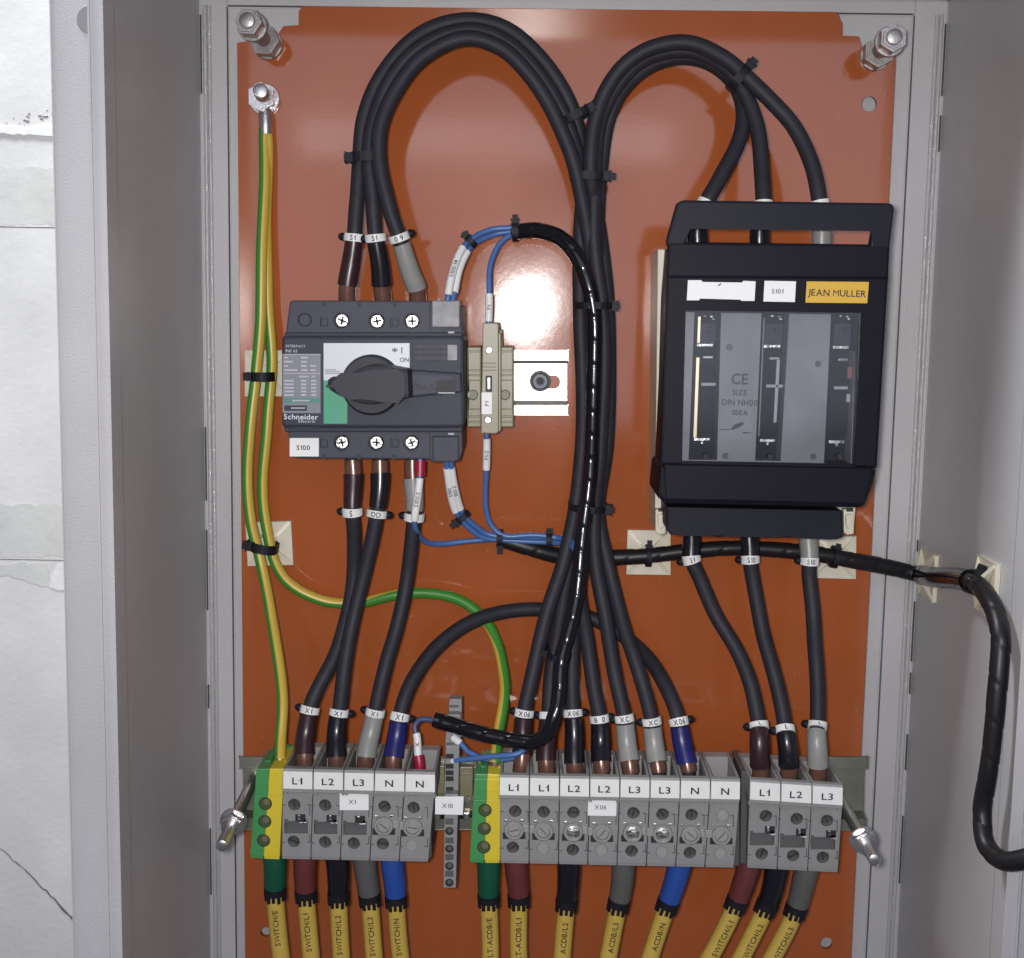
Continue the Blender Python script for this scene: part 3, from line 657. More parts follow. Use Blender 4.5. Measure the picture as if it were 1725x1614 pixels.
HL, HB = 88, 76          # label strip face, lower face (mm)
GRP = 'grey terminal blocks of the lower row'
def lerp2(a, b, u): return (a[0]+(b[0]-a[0])*u, a[1]+(b[1]-a[1])*u)
def terminal(lab, LT, RT, LB, RB, text, uh, lh, mid, face0=36, plug=False, uplug=False, glint=False, uhole=True, pair=None):
    """LT,RT: top corners of the label; LB,RB: bottom corners of the lower face; uh/lh: screw holes"""
    root = thing('terminal_block', lab, 'terminal block', W((LB[0]+RB[0])/2, LB[1], 40), GRP)
    g = .5
    a, b, c, d = (LT[0]+g, LT[1]-5), (RT[0]-g, RT[1]-5), (RB[0]-g, RB[1]), (LB[0]+g, LB[1])
    fl, fr = (LB[0]+(LT[0]-LB[0])*.8+g, LT[1]+face0-3), (RB[0]+(RT[0]-RB[0])*.8-g, RT[1]+face0-3)
    holes = []
    if uhole: holes.append((uh[0], uh[1], 3.25, .8 if uplug else 5))
    holes.append((lh[0], lh[1], 3.25, .8 if plug else 5))
    cy = (uh[1]+lh[1])/2; w0, w1 = LB[0], RB[0]
    if mid == 'slot': holes.append((rect(w0+5, cy-3, w1-5, cy+18), 4))
    body = prism('housing', TGREY, root, [fl, fr, c, d], HB, 42, bevel=.5, holes=holes)
    # label bridge and the wire funnel behind it
    prism('label_bridge', TGREY, root, [a, b, (fr[0]+.5, fr[1]+2), (fl[0]-.5, fl[1]+2)], HL-.6, HL-4.5, bevel=.4)
    ms = prism('marker_strip', WHITEM, root, [(LT[0]+1.2, LT[1]), (RT[0]-1.2, RT[1]), (RT[0]-1.6, RT[1]+29), (LT[0]+.8, LT[1]+29)], HL+.5, HL-1.5, bevel=.15)
    lettering(text, (LT[0]+RT[0])/2-1, (LT[1]+RT[1])/2+15.5, HL+.5, 3.5, ms, stretch=1.25)
    # funnel: two cheeks and a back wall, in world terms a pocket open at the top
    A, B = W(a[0], a[1], HL-.6), W(b[0], b[1], HL-.6); ex_ = (B-A).normalized(); zt = (A.z+B.z)/2; wd_ = (B-A).length
    for q, nm in ((A+ex_*.0007, 'funnel_cheek'), (B-ex_*.0007, 'funnel_cheek')):
        bm = bmesh.new(); s = 1 if q.x < (A.x+B.x)/2 else -1
        p = [Vector((q.x-.0006, -.0846, q.z-.0002)), Vector((q.x+.0006, -.0846, q.z-.0002)), Vector((q.x+.0006, -.0465, q.z)), Vector((q.x-.0006, -.0465, q.z))]
        top = [bm.verts.new(v) for v in p]; bot = [bm.verts.new(v-Vector((0, 0, .014))) for v in p]
        bm.faces.new(top); bm.faces.new(bot)
        for i in range(4): bm.faces.new((top[i], top[(i+1) % 4], bot[(i+1) % 4], bot[i]))
        obj(nm, bm, TGREY, root)
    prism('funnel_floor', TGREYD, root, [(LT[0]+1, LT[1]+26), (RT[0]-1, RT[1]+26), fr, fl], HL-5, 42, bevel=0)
    bm = bmesh.new(); box(bm, A.x+.0013, B.x-.0013, .0450, .0520, zt-.016, zt-.0004, .0003); obj('funnel_back', bm, TGREYL, root)
    for (hx, hy), pl in ((uh, uplug), (lh, plug)):
        if (hx, hy) == tuple(uh) and not uhole: continue
        if pl: discmesh('hole_plug', root, W(hx, hy, HB-.9), OUT, .0031, .0010, TGREYL, .0004)
        else:
            s_ = discmesh('clamp_screw', root, W(hx, hy, HB-4.9), OUT, .0029, .0012, TSCREW, .0006)
            bm = bmesh.new(); box(bm, -.0026, .0026, 0, .0002, -.0004, .0004)
            R = Matrix.Rotation(random.uniform(0, 3), 3, 'Y'); p = W(hx, hy, HB-3.65)
            for v in bm.verts: v.co = p+R @ v.co
            obj('drive_slot', bm, HOLE, s_)
    mx = (uh[0]+lh[0])/2
    if mid == 'slot':
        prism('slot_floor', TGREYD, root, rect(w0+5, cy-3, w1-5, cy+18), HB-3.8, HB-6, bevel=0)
        prism('bridge_shaft', HOLE, root, rect(mx+2, cy-14, mx+19, cy-2), HB+.15, HB-2, bevel=0)
        prism('contact_bar', SCREW, root, rect(mx+6, cy-13, mx+10, cy-5), HB+.6, HB-.5, bevel=.2); prism('contact_bar', SCREW, root, rect(mx+9, cy-1, mx+21, cy+2), HB+.5, HB-.5, bevel=.2)
        for sx_ in (w0+8, w1-9): prism('slot_tooth', TGREYD, root, rect(sx_-3, cy-6, sx_+3, cy), HB+.15, HB-1, bevel=0)
    else:
        c0 = W(mx, cy+1, HB)
        for sx_ in (-14, 14): prism('latch_recess', HOLE, root, rect(mx+sx_-5, cy+6, mx+sx_+5, cy+17), HB+.15, HB-1, bevel=0)
        bm = bmesh.new(); revolve(bm, c0, OUT, [(0, .0050), (.0014, .0050), (.0020, .0045), (.0020, .0036), (.0008, .0034), (.0008, 0)], 28); k = obj('bridge_plug', bm, TGREYL, root, smooth=True)
        if glint:
            bm = bmesh.new(); revolve(bm, c0+OUT*.0008, OUT, [(0, .0033)]+[(.0001, .0033), (.00025, .0027), (.0004, .0018), (.00050, .0009), (.00053, 0)], 20)
            obj('plug_screw', bm, SCREW, k, smooth=True)
        else: discmesh('plug_screw', k, c0+OUT*.0008, OUT, .0033, .0006, TGREYL, .0004)
        bm = bmesh.new(); box(bm, -.0024, .0024, 0, .0002, -.00025, .00025); R = Matrix.Rotation(random.uniform(-.9, .9), 3, 'Y')
        for v in bm.verts: v.co = c0+OUT*.00145+R @ v.co
        obj('plug_slot', bm, TGREYD, k)
        if pair: prism('bridge_bar', TGREYL, root, rect(mx+15, cy-7, RB[0]-.6, cy+6), HB+1.2, HB-1, bevel=.3)
        if pair is False: prism('bridge_bar', TGREYL, root, rect(LB[0]+.6, cy-7, mx-15, cy+6), HB+1.2, HB-1, bevel=.3)
        for sx_ in (-13, 13): prism('plug_glint', SCREW, root, rect(mx+sx_-3, cy-16, mx+sx_+3, cy-12), HB+.8, HB-.5, bevel=.3)
    bm = bmesh.new()
    for yy in (uh[1]+1, lh[1]+2):
        for xx in (w0+3.5, w1-3.5): loop_prism(bm, [W(x, y, HB+.12) for x, y in rect(xx-3, yy-.8, xx+3, yy+.8)], HB+.12, HB-.1)
    for ya, yb in ((uh[1]+1, cy-12), (cy+20, lh[1]+2)): loop_prism(bm, [W(x, y, HB+.14) for x, y in rect(w1-2.5, ya, w1-.9, yb)], HB+.14, HB-.1)
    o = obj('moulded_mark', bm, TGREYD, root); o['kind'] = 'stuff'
    prism('bottom_lip', TGREY, root, [(LB[0]+1, LB[1]-3.5), (RB[0]-1, RB[1]-3.5), (RB[0]-1, RB[1]+3), (LB[0]+1, LB[1]+3)], HB-2.5, 44, bevel=.3)
    return root
def earth_block(lab, TL, TM, TR, BL, BM, BR, holes):
    root = thing('earth_terminal', lab, 'terminal block', W(BM[0], BM[1], 40), 'green and yellow earth terminal blocks')
    def mid(a, b, u): return lerp2(a, b, u)
    for nm, m, (a, b, c, d) in (('green_half', PEG, (TL, TM, BM, BL)), ('yellow_half', PEY, (TM, TR, BR, BM))):
        k = .30; a2, b2 = mid(a, d, k), mid(b, c, k)
        prism(nm, m, root, [a2, b2, c, d], HB+1, 42, bevel=.4, holes=[])
        h2 = prism(nm, m, root, [a, b, (b2[0], b2[1]+1), (a2[0], a2[1]+1)], HB+5, 50, bevel=.5)
        prism('label_groove', m, root, [mid(a, d, .06), mid(b, c, .06), mid(b, c, .2), mid(a, d, .2)], HB+5.6, HB+4, bevel=.25)
        prism('bottom_lip', m, root, [(d[0]+1, d[1]-2), (c[0]-.5, c[1]-2), (c[0]-.5, c[1]+4), (d[0]+1, d[1]+4)], HB-2, 44, bevel=.3)
    for x, y in holes:
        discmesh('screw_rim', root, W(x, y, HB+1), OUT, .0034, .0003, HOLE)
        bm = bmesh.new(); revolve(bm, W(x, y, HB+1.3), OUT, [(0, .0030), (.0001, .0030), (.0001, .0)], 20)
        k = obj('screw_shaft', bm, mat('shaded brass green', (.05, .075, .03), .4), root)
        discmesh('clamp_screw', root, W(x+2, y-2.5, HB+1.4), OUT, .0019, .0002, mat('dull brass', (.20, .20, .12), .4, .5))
    A, B = W(TL[0]+16, TL[1]-2, HB+4), W(TR[0]-1, TR[1]-2, HB+4)
    bm = bmesh.new(); box(bm, A.x-.0020, A.x+.0004, .048, .071, A.z-.014, A.z+.0005, .0003); obj('funnel_cheek', bm, PEG, root)
    bm = bmesh.new(); box(bm, B.x-.0008, B.x, .048, .071, A.z-.014, A.z+.0005, .0002); obj('funnel_cheek', bm, PEY, root)
    bm = bmesh.new(); box(bm, A.x, B.x, .044, .047, A.z-.014, A.z+.0002, .0002); obj('funnel_back', bm, PEG, root)
    return root
earth_block('green and yellow earth block at the left end of the X1 terminal row', (432, 1295), (454, 1295), (478, 1295), (421, 1441), (444, 1443), (471, 1444), [(447, 1354), (446, 1384), (444, 1416)])
earth_block('green and yellow earth block between the X10 strip and the X06 row', (800, 1304), (821, 1304), (843, 1305), (791, 1449), (816, 1450), (842, 1450), [(817, 1365), (816, 1396), (815, 1427)])
def row(n, LT0, LT1, LB0, LB1, specs):
    for i, s in enumerate(specs):
        terminal(s[0], lerp2(LT0, LT1, i/n), lerp2(LT0, LT1, (i+1)/n), lerp2(LB0, LB1, i/n), lerp2(LB0, LB1, (i+1)/n), *s[1:5], **(s[5] if len(s) > 5 else {}))
row(5, (476, 1299.5), (734, 1306), (474, 1444), (722, 1449), [
    ('grey terminal block marked L1 next to the left green yellow block', 'L1', (496, 1355), (495, 1417), 'slot'),
    ('grey terminal block marked L2 in the X1 row left of the X1 sticker', 'L2', (548, 1356), (548, 1418), 'slot'),
    ('grey terminal block marked L3 behind the white X1 sticker', 'L3', (596, 1357), (596, 1420), 'slot', dict(uhole=False)),
    ('grey terminal block marked N with blue sleeved cable in the X1 row', 'N', (648, 1358), (645, 1421), 'plug', dict(pair=True)),
    ('grey terminal block marked N with a thin red ferruled wire on top', 'N', (697, 1360), (694, 1424), 'plug', dict(plug=True, pair=False))])
row(8, (841, 1310.5), (1248, 1318), (842, 1451), (1237, 1459), [
    ('grey terminal block marked L1 touching the middle earth block', 'L1', (868, 1366), (864, 1427), 'plug', dict(pair=True)),
    ('grey terminal block marked L1, second from the middle earth block', 'L1', (916, 1367), (915, 1429), 'plug', dict(plug=True, pair=False)),
    ('grey terminal block marked L2 with shiny plug screw left of X06 sticker', 'L2', (966, 1368), (965, 1431), 'plug', dict(glint=True, pair=True)),
    ('grey terminal block marked L2 partly covered by the white X06 sticker', 'L2', (1015, 1371), (1013, 1432), 'plug', dict(pair=False, plug=True, uhole=False)),
    ('grey terminal block marked L3 right beside the white X06 sticker', 'L3', (1067, 1369), (1064, 1433), 'plug', dict(pair=True, glint=True)),
    ('grey terminal block marked L3 left of the N block with blue sleeve', 'L3', (1116, 1371), (1115, 1435), 'plug', dict(pair=False, glint=True, plug=True)),
    ('grey terminal block marked N with navy sleeved cable in the X06 row', 'N', (1165, 1372), (1162, 1436), 'plug', dict(pair=True)),
    ('grey terminal block marked N with empty funnel at the end of the X06 row', 'N', (1217, 1373), (1213, 1438), 'plug', dict(pair=False, plug=True, uplug=True))])
row(3, (1263, 1318), (1421, 1328), (1258, 1459), (1412, 1467), [
    ('grey terminal block marked L1 right of the dark partition plates', 'L1', (1290, 1374), (1283, 1438), 'slot'),
    ('grey terminal block marked L2 in the middle of the right trio', 'L2', (1342, 1379), (1336, 1441), 'slot'),
    ('grey terminal block marked L3 at the right end by the threaded rod', 'L3', (1393, 1382), (1386, 1444), 'slot')])
ENDP = mat('dark end plate', (.075, .073, .072), .45)
for pts, hh, lab in (([(722, 1335), (727, 1338), (727, 1444), (722, 1449)], 70, 'dark end plate on the right side of the X1 terminal row'),
                     ([(1237, 1335), (1246, 1336), (1246, 1458), (1237, 1460)], 72, 'dark end plate on the right side of the X06 row'),
                     ([(1249, 1300), (1260, 1300), (1257, 1455), (1247, 1455)], 74, 'dark partition plate left of the right terminal trio')):
    tag(prism('end_plate', ENDP, None, pts, hh, 40, bevel=.4), lab, 'end plate', 'terminal end plates')
for lab, q, txt, hh in (('white sticker reading X1 on the left terminal row', rect(572, 1336.5, 621, 1365), 'X1', 89), ('white sticker reading X06 on the middle terminal row', [(991, 1345), (1039, 1345), (1038, 1375), (990, 1374)], 'X06', 89),
                    ('white sticker reading X10 on the slim upright terminal', [(733, 1342), (781, 1342), (780, 1373), (733, 1372)], 'X10', 72)):
    cx = sum(p[0] for p in q)/4; cy = sum(p[1] for p in q)/4
    o = tag(prism('sticker', STICK, None, q, hh if txt == 'X10' else HB+1.6, (hh-1) if txt == 'X10' else HB+.2, bevel=.1), lab, 'label sticker')
    lettering(txt, cx-3, cy, hh if txt == 'X10' else HB+1.6, 2.3, o, mat('grey ink', (.12, .12, .13), .6))
# slim upright X10 terminal
xt = thing('slim_terminal', 'slim tall grey multi level terminal behind the white X10 sticker', 'terminal block', W(760, 1340, 44))
prism('upper_tier', TGREY, xt, [(757, 1178), (778, 1178), (778, 1214), (755, 1214)], 52, 44, bevel=.4)
prism('middle_tier', TGREY, xt, [(753, 1204), (776, 1204), (776, 1258), (750, 1258)], 58, 44, bevel=.4)
prism('lower_tier', TGREY, xt, [(751, 1256), (774, 1256), (772, 1340), (748, 1340)], 63, 44, bevel=.4)
prism('front_body', TGREY, xt, [(749, 1338), (772, 1338), (768, 1496), (747, 1496)], 69, 44, bevel=.5)
for y, h in ((1190, 52), (1200, 52), (1220, 58), (1246, 58)): prism('groove', TGREYD, xt, rect(757, y-2, 773, y+2), h+.15, h-1, bevel=0)
for y, h in ((1274, 63), (1291, 63), (1302, 63), (1312, 63), (1330, 63)): prism('entry_hole', HOLE, xt, rect(751, y-4, 764, y+4), h+.15, h-1, bevel=0)
for i, y in enumerate((1384, 1400, 1416, 1430, 1444, 1459, 1472, 1487)):
    if i % 2: k = discmesh('clamp_screw', xt, W(757, y, 69), OUT, .0022, .0003, HOLE); discmesh('screw_face', k, W(757.5, y-1, 69.3), OUT, .0014, .0002, TGREYD)
    else: prism('entry_hole', TGREYD, xt, rect(750, y-5, 764, y+5), 69.15, 68, bevel=0)
for x in (737, 786):
    t = thing('rail_clamp', 'small zinc clamp piece on the rail %s the X10 sticker' % ('left of' if x < 750 else 'right of'), 'clamp', W(x, 1378, 46), 'rail clamps'); prism('clamp_plate', ZINC, t, rect(x-6, 1369, x+5, 1382), 50, 44, bevel=.6); discmesh('clamp_bolt', t, W(x, 1376, 50), OUT, .0015, .0008)
t = thing('rail_bracket', 'olive end bracket on the rail between X1 row and X10 strip', 'bracket', W(740, 1310, 44), 'rail brackets')
prism('bracket_body', OLIVE, t, [(724, 1290), (749, 1290), (749, 1338), (724, 1338)], 50, 44, bevel=.6); prism('rib', OLIVE, t, rect(726, 1300, 747, 1304), 51, 49.5, bevel=.3)
t = thing('rail_bracket', 'olive end bracket on the rail between X10 strip and earth block', 'bracket', W(785, 1310, 44), 'rail brackets')
prism('bracket_body', OLIVE, t, [(774, 1292), (797, 1292), (796, 1342), (774, 1342)], 50, 44, bevel=.6); prism('rib', OLIVE, t, rect(776, 1302, 794, 1306), 51, 49.5, bevel=.3)
# ==CABLES==
def cable(label, pts, r=3.95, m=None, group='black power cables', name='power_cable', sub=10):
    p = Path(pts, sub); c = obj(name, tube(p, 0, p.L, r), m or CABLE, None, smooth=True); tag(c, label, 'cable', group); return c, p
TH = 66
def lower_end(c, p, x_mark, y_mark, text, x_end, m, side=-1, ye=1275, yf=1300, cap=2.4):
    marker(c, p, (x_mark, y_mark), text, side=side, cap=cap)
    sleeve(c, p, (x_mark, y_mark+8), (x_end, ye), 4.9, m, r2=5.4)
    sleeve(c, p, (x_end, ye), (x_end, yf), 4.5, COPPER, 'ferrule')
def upper_end(c, p, a, b, e, m, mk, text, side=-1):
    sleeve(c, p, a, b, 5.3, m, r2=4.6); sleeve(c, p, e, a, 4.5, COPPER, 'ferrule')
    if mk: marker(c, p, mk, text, side=side, r=5.4)
# three cables from the switch top round the big loop
A, pA = cable('black cable looping from switch first pole to leftmost L1 of X06 row', [(585, 516, 40), (586, 485, 42), (591, 440, 43), (597, 400, 44), (601, 340, 43), (605, 270, 40), (614, 200, 38), (640, 133, 36), (690, 72, 34), (745, 41, 32), (800, 34, 32), (857, 52, 32), (912, 100, 32), (952, 160, 30), (974, 215, 28), (983, 290, 26), (977, 400, 30), (978, 520, 32), (981, 650, 32), (979, 760, 32), (969, 860, 34), (948, 950, 38), (926, 1020, 44), (908, 1090, 50), (893, 1150, 55), (884, 1197, 58), (880, 1240, 60), (878, 1285, TH), (877, 1312, TH)])
upper_end(A, pA, (586, 482), (592, 405), (585, 510), SHBROWN, (591, 398), 'S1', -1); lower_end(A, pA, 882, 1200, 'X06', 878, SHBROWN, -1)
B, pB = cable('black cable looping from switch middle pole to second L1 of X06 row', [(646, 516, 40), (644, 485, 42), (639, 440, 45), (634, 400, 47), (627, 340, 47), (622, 270, 45), (630, 203, 42), (656, 140, 40), (702, 86, 38), (752, 58, 37), (800, 52, 37), (850, 70, 37), (900, 115, 36), (940, 178, 34), (966, 235, 33), (978, 290, 33), (984, 400, 22), (990, 520, 22), (992, 650, 22), (990, 760, 22), (980, 860, 24), (962, 950, 28), (943, 1040, 38), (930, 1120, 48), (924, 1197, 56), (921, 1240, 60), (921, 1290, TH), (921, 1314, TH)])
upper_end(B, pB, (643, 481), (635, 408), (646, 512), SHBLACK, (634, 400), 'S1', -1); lower_end(B, pB, 922, 1206, 'X', 921, SHBROWN, -1, ye=1282)
Cc, pC = cable('black cable looping from switch third pole to first L2 of X06 row', [(704, 520, 40), (702, 490, 42), (691, 455, 46), (674, 405, 50), (655, 345, 52), (637, 270, 50), (643, 207, 48), (667, 152, 45), (710, 99, 43), (758, 71, 42), (802, 65, 42), (846, 83, 41), (890, 124, 41), (928, 182, 40), (954, 237, 40), (970, 292, 38), (992, 400, 33), (999, 520, 30), (1001, 650, 30), (998, 760, 30), (990, 860, 30), (978, 950, 34), (966, 1040, 42), (963, 1120, 50), (966, 1197, 57), (967, 1240, 60), (968, 1290, TH), (968, 1315, TH)])
upper_end(Cc, pC, (700, 487), (677, 412), (704, 516), SHGREY, (671, 402), '0 9', 1); lower_end(Cc, pC, 966, 1203, 'X06', 968, SHBLACK, 1, ye=1284)
# three cables from the fuse switch top round the right loop
Dd, pD = cable('black cable from fuse switch left pole bending inwards to second L2', [(1176, 430, 55), (1176, 385, 56), (1188, 345, 58), (1214, 298, 54), (1244, 240, 46), (1251, 190, 40), (1240, 145, 36), (1211, 115, 32), (1172, 99, 30), (1130, 99, 28), (1087, 114, 28), (1050, 150, 28), (1024, 205, 28), (1010, 290, 28), (1007, 400, 26), (1011, 520, 24), (1013, 650, 24), (1009, 760, 24), (1001, 860, 26), (982, 950, 28), (976, 1000, 34), (988, 1080, 46), (1000, 1150, 54), (1009, 1205, 58), (1012, 1250, 60), (1014, 1292, TH), (1015, 1316, TH)])
lower_end(Dd, pD, 1009, 1210, 'B  0', 1014, SHBLACK, 1, ye=1284)
E, pE = cable('black cable from fuse switch middle pole under the arch to first L3', [(1280, 430, 55), (1280, 385, 56), (1285, 345, 58), (1283, 280, 52), (1274, 210, 46), (1256, 158, 42), (1222, 115, 40), (1178, 88, 38), (1132, 86, 36), (1084, 101, 34), (1043, 139, 33), (1015, 195, 32), (1002, 290, 32), (1000, 400, 34), (1014, 520, 34), (1017, 650, 34), (1012, 760, 33), (1001, 860, 32), (1004, 950, 34), (1020, 1050, 42), (1035, 1130, 52), (1050, 1205, 58), (1057, 1250, 60), (1062, 1295, TH), (1063, 1318, TH)])
lower_end(E, pE, 1052, 1212, 'XC', 1061, SHGREY, -1, ye=1285)
Ff, pF = cable('black cable from fuse switch right pole over the arch to second L3', [(1384, 430, 55), (1384, 385, 56), (1382, 345, 58), (1371, 285, 54), (1336, 212, 48), (1292, 163, 46), (1256, 130, 46), (1220, 98, 44), (1175, 76, 42), (1130, 73, 41), (1080, 89, 40), (1036, 128, 38), (1006, 187, 37), (995, 290, 37), (1010, 400, 24), (1024, 520, 28), (1026, 650, 28), (1020, 760, 28), (1008, 860, 28), (1022, 945, 30), (1046, 1040, 40), (1072, 1120, 52), (1095, 1205, 58), (1103, 1250, 60), (1109, 1297, TH), (1110, 1320, TH)])
lower_end(Ff, pF, 1097, 1215, ' XC', 1108, SHGREY, -1, ye=1286)
for c, p, x, y in ((Dd, pD, 1187, 344), (E, pE, 1285, 343), (Ff, pF, 1382, 343)): marker(c, p, (x, y), '', ear=False, r=4.7)
for c, p, x, m in ((Dd, pD, 1176, SHBLACK), (E, pE, 1280, SHBLACK), (Ff, pF, 1384, SHGREY)): sleeve(c, p, (x, 425), (x, 365), 5.0, m)
# neutral arch
G, pG = cable('black neutral cable arching behind the others from X1 row to X06 row', [(662, 1312, TH), (663, 1285, TH), (668, 1240, 60), (675, 1203, 58), (692, 1150, 50), (732, 1094, 38), (790, 1050, 26), (850, 1031, 18), (915, 1026, 14), (985, 1038, 14), (1045, 1068, 18), (1092, 1110, 32), (1124, 1160, 48), (1141, 1206, 57), (1150, 1250, 60), (1158, 1296, TH), (1160, 1322, TH)])
lower_end(G, pG, 1142, 1215, 'X06', 1156, SHBLUE, 1, ye=1288); marker(G, pG, (674, 1207), 'X1', side=1); sleeve(G, pG, (672, 1215), (663, 1277), 4.9, SHBLUE, r2=5.4); sleeve(G, pG, (663, 1277), (662, 1300), 4.5, COPPER, 'ferrule')
# switch bottom to X1
H1, pH = cable('black cable from switch first lower pole to L1 of X1 row', [(593, 762, 40), (594, 790, 41), (595, 830, 42), (593, 862, 43), (598, 900, 40), (596, 960, 36), (588, 1025, 38), (567, 1095, 46), (536, 1160, 55), (522, 1195, 58), (516, 1235, 60), (513, 1280, TH), (512, 1304, TH)])
upper_end(H1, pH, (594, 797), (593, 855), (593, 775), SHBROWN, (592, 861), 'S', -1); lower_end(H1, pH, 521, 1197, 'X1', 513, SHBROWN, -1, ye=1271)
I1, pI = cable('black cable from switch second lower pole to L2 of X1 row', [(640, 762, 40), (640, 790, 41), (640, 830, 43), (636, 865, 44), (628, 900, 44), (610, 980, 44), (592, 1060, 48), (580, 1120, 54), (572, 1195, 58), (568, 1235, 60), (567, 1280, TH), (567, 1305, TH)])
upper_end(I1, pI, (640, 797), (637, 856), (640, 775), SHBLACK, (636, 866), 'OD', 1); lower_end(I1, pI, 571, 1201, 'X1', 567, SHBLACK, 1, ye=1275)
J1, pJ = cable('black cable with grey sleeves from switch third lower pole to L3', [(694, 762, 40), (695, 790, 41), (697, 830, 42), (697, 868, 43), (696, 900, 42), (686, 975, 40), (668, 1060, 46), (650, 1125, 54), (633, 1190, 58), (624, 1235, 60), (616, 1280, TH), (614, 1305, TH)])
upper_end(J1, pJ, (695, 805), (697, 862), (694, 775), SHGREY, (697, 870), '', -1); lower_end(J1, pJ, 630, 1198, 'X1', 617, SHGREY, -1, ye=1275)
# fuse switch bottom to the right trio
for nm, pts, mk, tx, sl, me, xe, te, mlow, lo in (
    ('black cable from fuse switch first lower pole to L1 of the right trio', [(1165, 888, 34), (1165, 915, 36), (1166, 942, 38), (1178, 975, 38), (1205, 1035, 40), (1240, 1095, 46), (1266, 1155, 54), (1277, 1215, 60), (1280, 1250, TH), (1281, 1300, TH), (1281, 1325, TH)], (1166, 942), 'S1', SHBLACK, (1279, 1223), 1281, 'L', SHBROWN, -1),
    ('black cable from fuse switch second lower pole to L2 of the right trio', [(1262, 888, 34), (1262, 915, 36), (1264, 942, 38), (1267, 975, 38), (1282, 1050, 42), (1303, 1130, 52), (1321, 1215, 60), (1326, 1250, TH), (1328, 1305, TH), (1329, 1330, TH)], (1264, 943), 'S10', SHBLACK, (1323, 1229), 1328, 'L', SHBLACK, -1),
    ('black cable from fuse switch third lower pole to L3 of the right trio', [(1362, 888, 34), (1362, 915, 36), (1364, 945, 38), (1363, 975, 38), (1370, 1050, 44), (1376, 1130, 54), (1377, 1215, 60), (1377, 1250, TH), (1377, 1305, TH), (1377, 1335, TH)], (1364, 945), 'S10', SHGREY, (1377, 1223), 1377, 'L', SHGREY, -1)):
    c, p = cable(nm, pts); sleeve(c, p, (pts[0][0], 893), (mk[0], mk[1]-6), 5.0, sl, r2=4.8); marker(c, p, mk, tx, side=-1, r=5.0, cap=2.2)
    lower_end(c, p, me[0], me[1], te, xe, mlow, lo, ye=1292, yf=1316)
# green and yellow earth wires
def earth_wire(label, pts, ph, r=3.0):
    p = Path(pts); c = obj('earth_wire', tube(p, 0, p.L, r, seg=16, stripe=ph(p)), [GRN, YEL], None, smooth=True); return tag(c, label, 'cable', 'green yellow earth wires'), p
e1, p1 = earth_wire('green yellow wire running straight down to the left earth block', [(446, 205, 5), (446, 240, 6), (445, 310, 10), (442, 400, 14), (439, 500, 16), (436, 570, 16), (431, 640, 16), (421, 720, 18), (417, 800, 18), (424, 880, 18), (437, 940, 18), (454, 1020, 26), (467, 1100, 38), (475, 1180, 50), (474, 1240, 58), (472, 1290, TH), (471, 1308, TH)], lambda p: (lambda d: .5*max(0, d/p.L-.5)))
sleeve(e1, p1, (472, 1280), (471, 1304), 3.4, COPPER, 'ferrule')
def phase2(p):
    a, b = p.near(560, 1014), p.near(843, 1100)
    return lambda d: -math.pi*.95*min(1, max(0, (d-a)/(b-a)))
e2, p2 = earth_wire('green yellow wire curving right under the switch to the middle earth block', [(450, 205, 4), (451, 240, 5), (451, 310, 7), (448, 400, 9), (451, 500, 11), (456, 580, 12), (457, 640, 12), (450, 720, 13), (443, 800, 13), (447, 880, 13), (462, 945, 13), (492, 987, 12), (540, 1011, 11), (600, 1016, 10), (660, 1004, 10), (720, 999, 10), (772, 1010, 12), (813, 1040, 16), (838, 1085, 24), (850, 1140, 36), (847, 1190, 48), (838, 1245, 58), (832, 1290, TH), (831, 1316, TH)], phase2)
sleeve(e2, p2, (833, 1286), (831, 1312), 3.4, COPPER, 'ferrule')
# blue control wires
def wire(label, pts, tags=(), ends=(), r=1.5, m=None):
    p = Path(pts); c = tag(obj('control_wire', tube(p, 0, p.L, r, seg=10, step=.002), m or BLUEW, None, smooth=True), label, 'wire', 'blue control wires')
    for a, b, tx in tags:
        o = obj('marker_sleeve', tube(p, p.near(*a), p.near(*b), r+.55, seg=12, step=.002), WHITEM, c, smooth=True)
        if tx: wrap_text(tx, p, (p.near(*a)+p.near(*b))/2, r+.63, 2.0, o, True, up=1 if a[1] < b[1] else -1)
    for a, b in ends: obj('ferrule_collar', tube(p, p.near(*a), p.near(*b), 2.9, seg=14, step=.002), REDF, c, smooth=True)
    return c, p
wire('blue wire on the left of the pair leaving the switch top', [(752, 520, 50), (754, 500, 50), (763, 460, 46), (778, 420, 40), (795, 402, 36), (830, 386, 32), (862, 384, 32), (885, 386, 32)], [((755, 498), (780, 417), 'S100-14')])
wire('blue wire on the right of the pair leaving the switch top', [(760, 520, 48), (763, 500, 47), (772, 460, 43), (786, 425, 37), (800, 410, 33), (832, 395, 28), (862, 391, 28), (885, 391, 28)], [((764, 494), (787, 423), '')])
wire('blue wire rising from the slim fuse terminal into the black wrap', [(824, 556, 40), (824, 540, 40), (823, 490, 38), (827, 445, 34), (840, 412, 30), (862, 396, 28), (885, 395, 27)], [((824, 541), (823, 494), 'F1')])
wire('blue wire on the left of the pair under the switch', [(751, 772, 46), (753, 790, 44), (758, 830, 38), (769, 862, 32), (785, 884, 28), (812, 905, 24), (842, 910, 22), (900, 912, 22), (945, 915, 26), (968, 925, 44), (975, 940, 46)], [((753, 788), (768, 860), 'S100')])
wire('blue wire on the right of the pair under the switch', [(759, 772, 46), (761, 790, 44), (767, 830, 38), (778, 860, 32), (793, 880, 28), (818, 899, 24), (842, 904, 24), (900, 905, 24), (948, 908, 28), (972, 920, 46), (980, 936, 46)], [((761, 788), (777, 858), '100-2')])
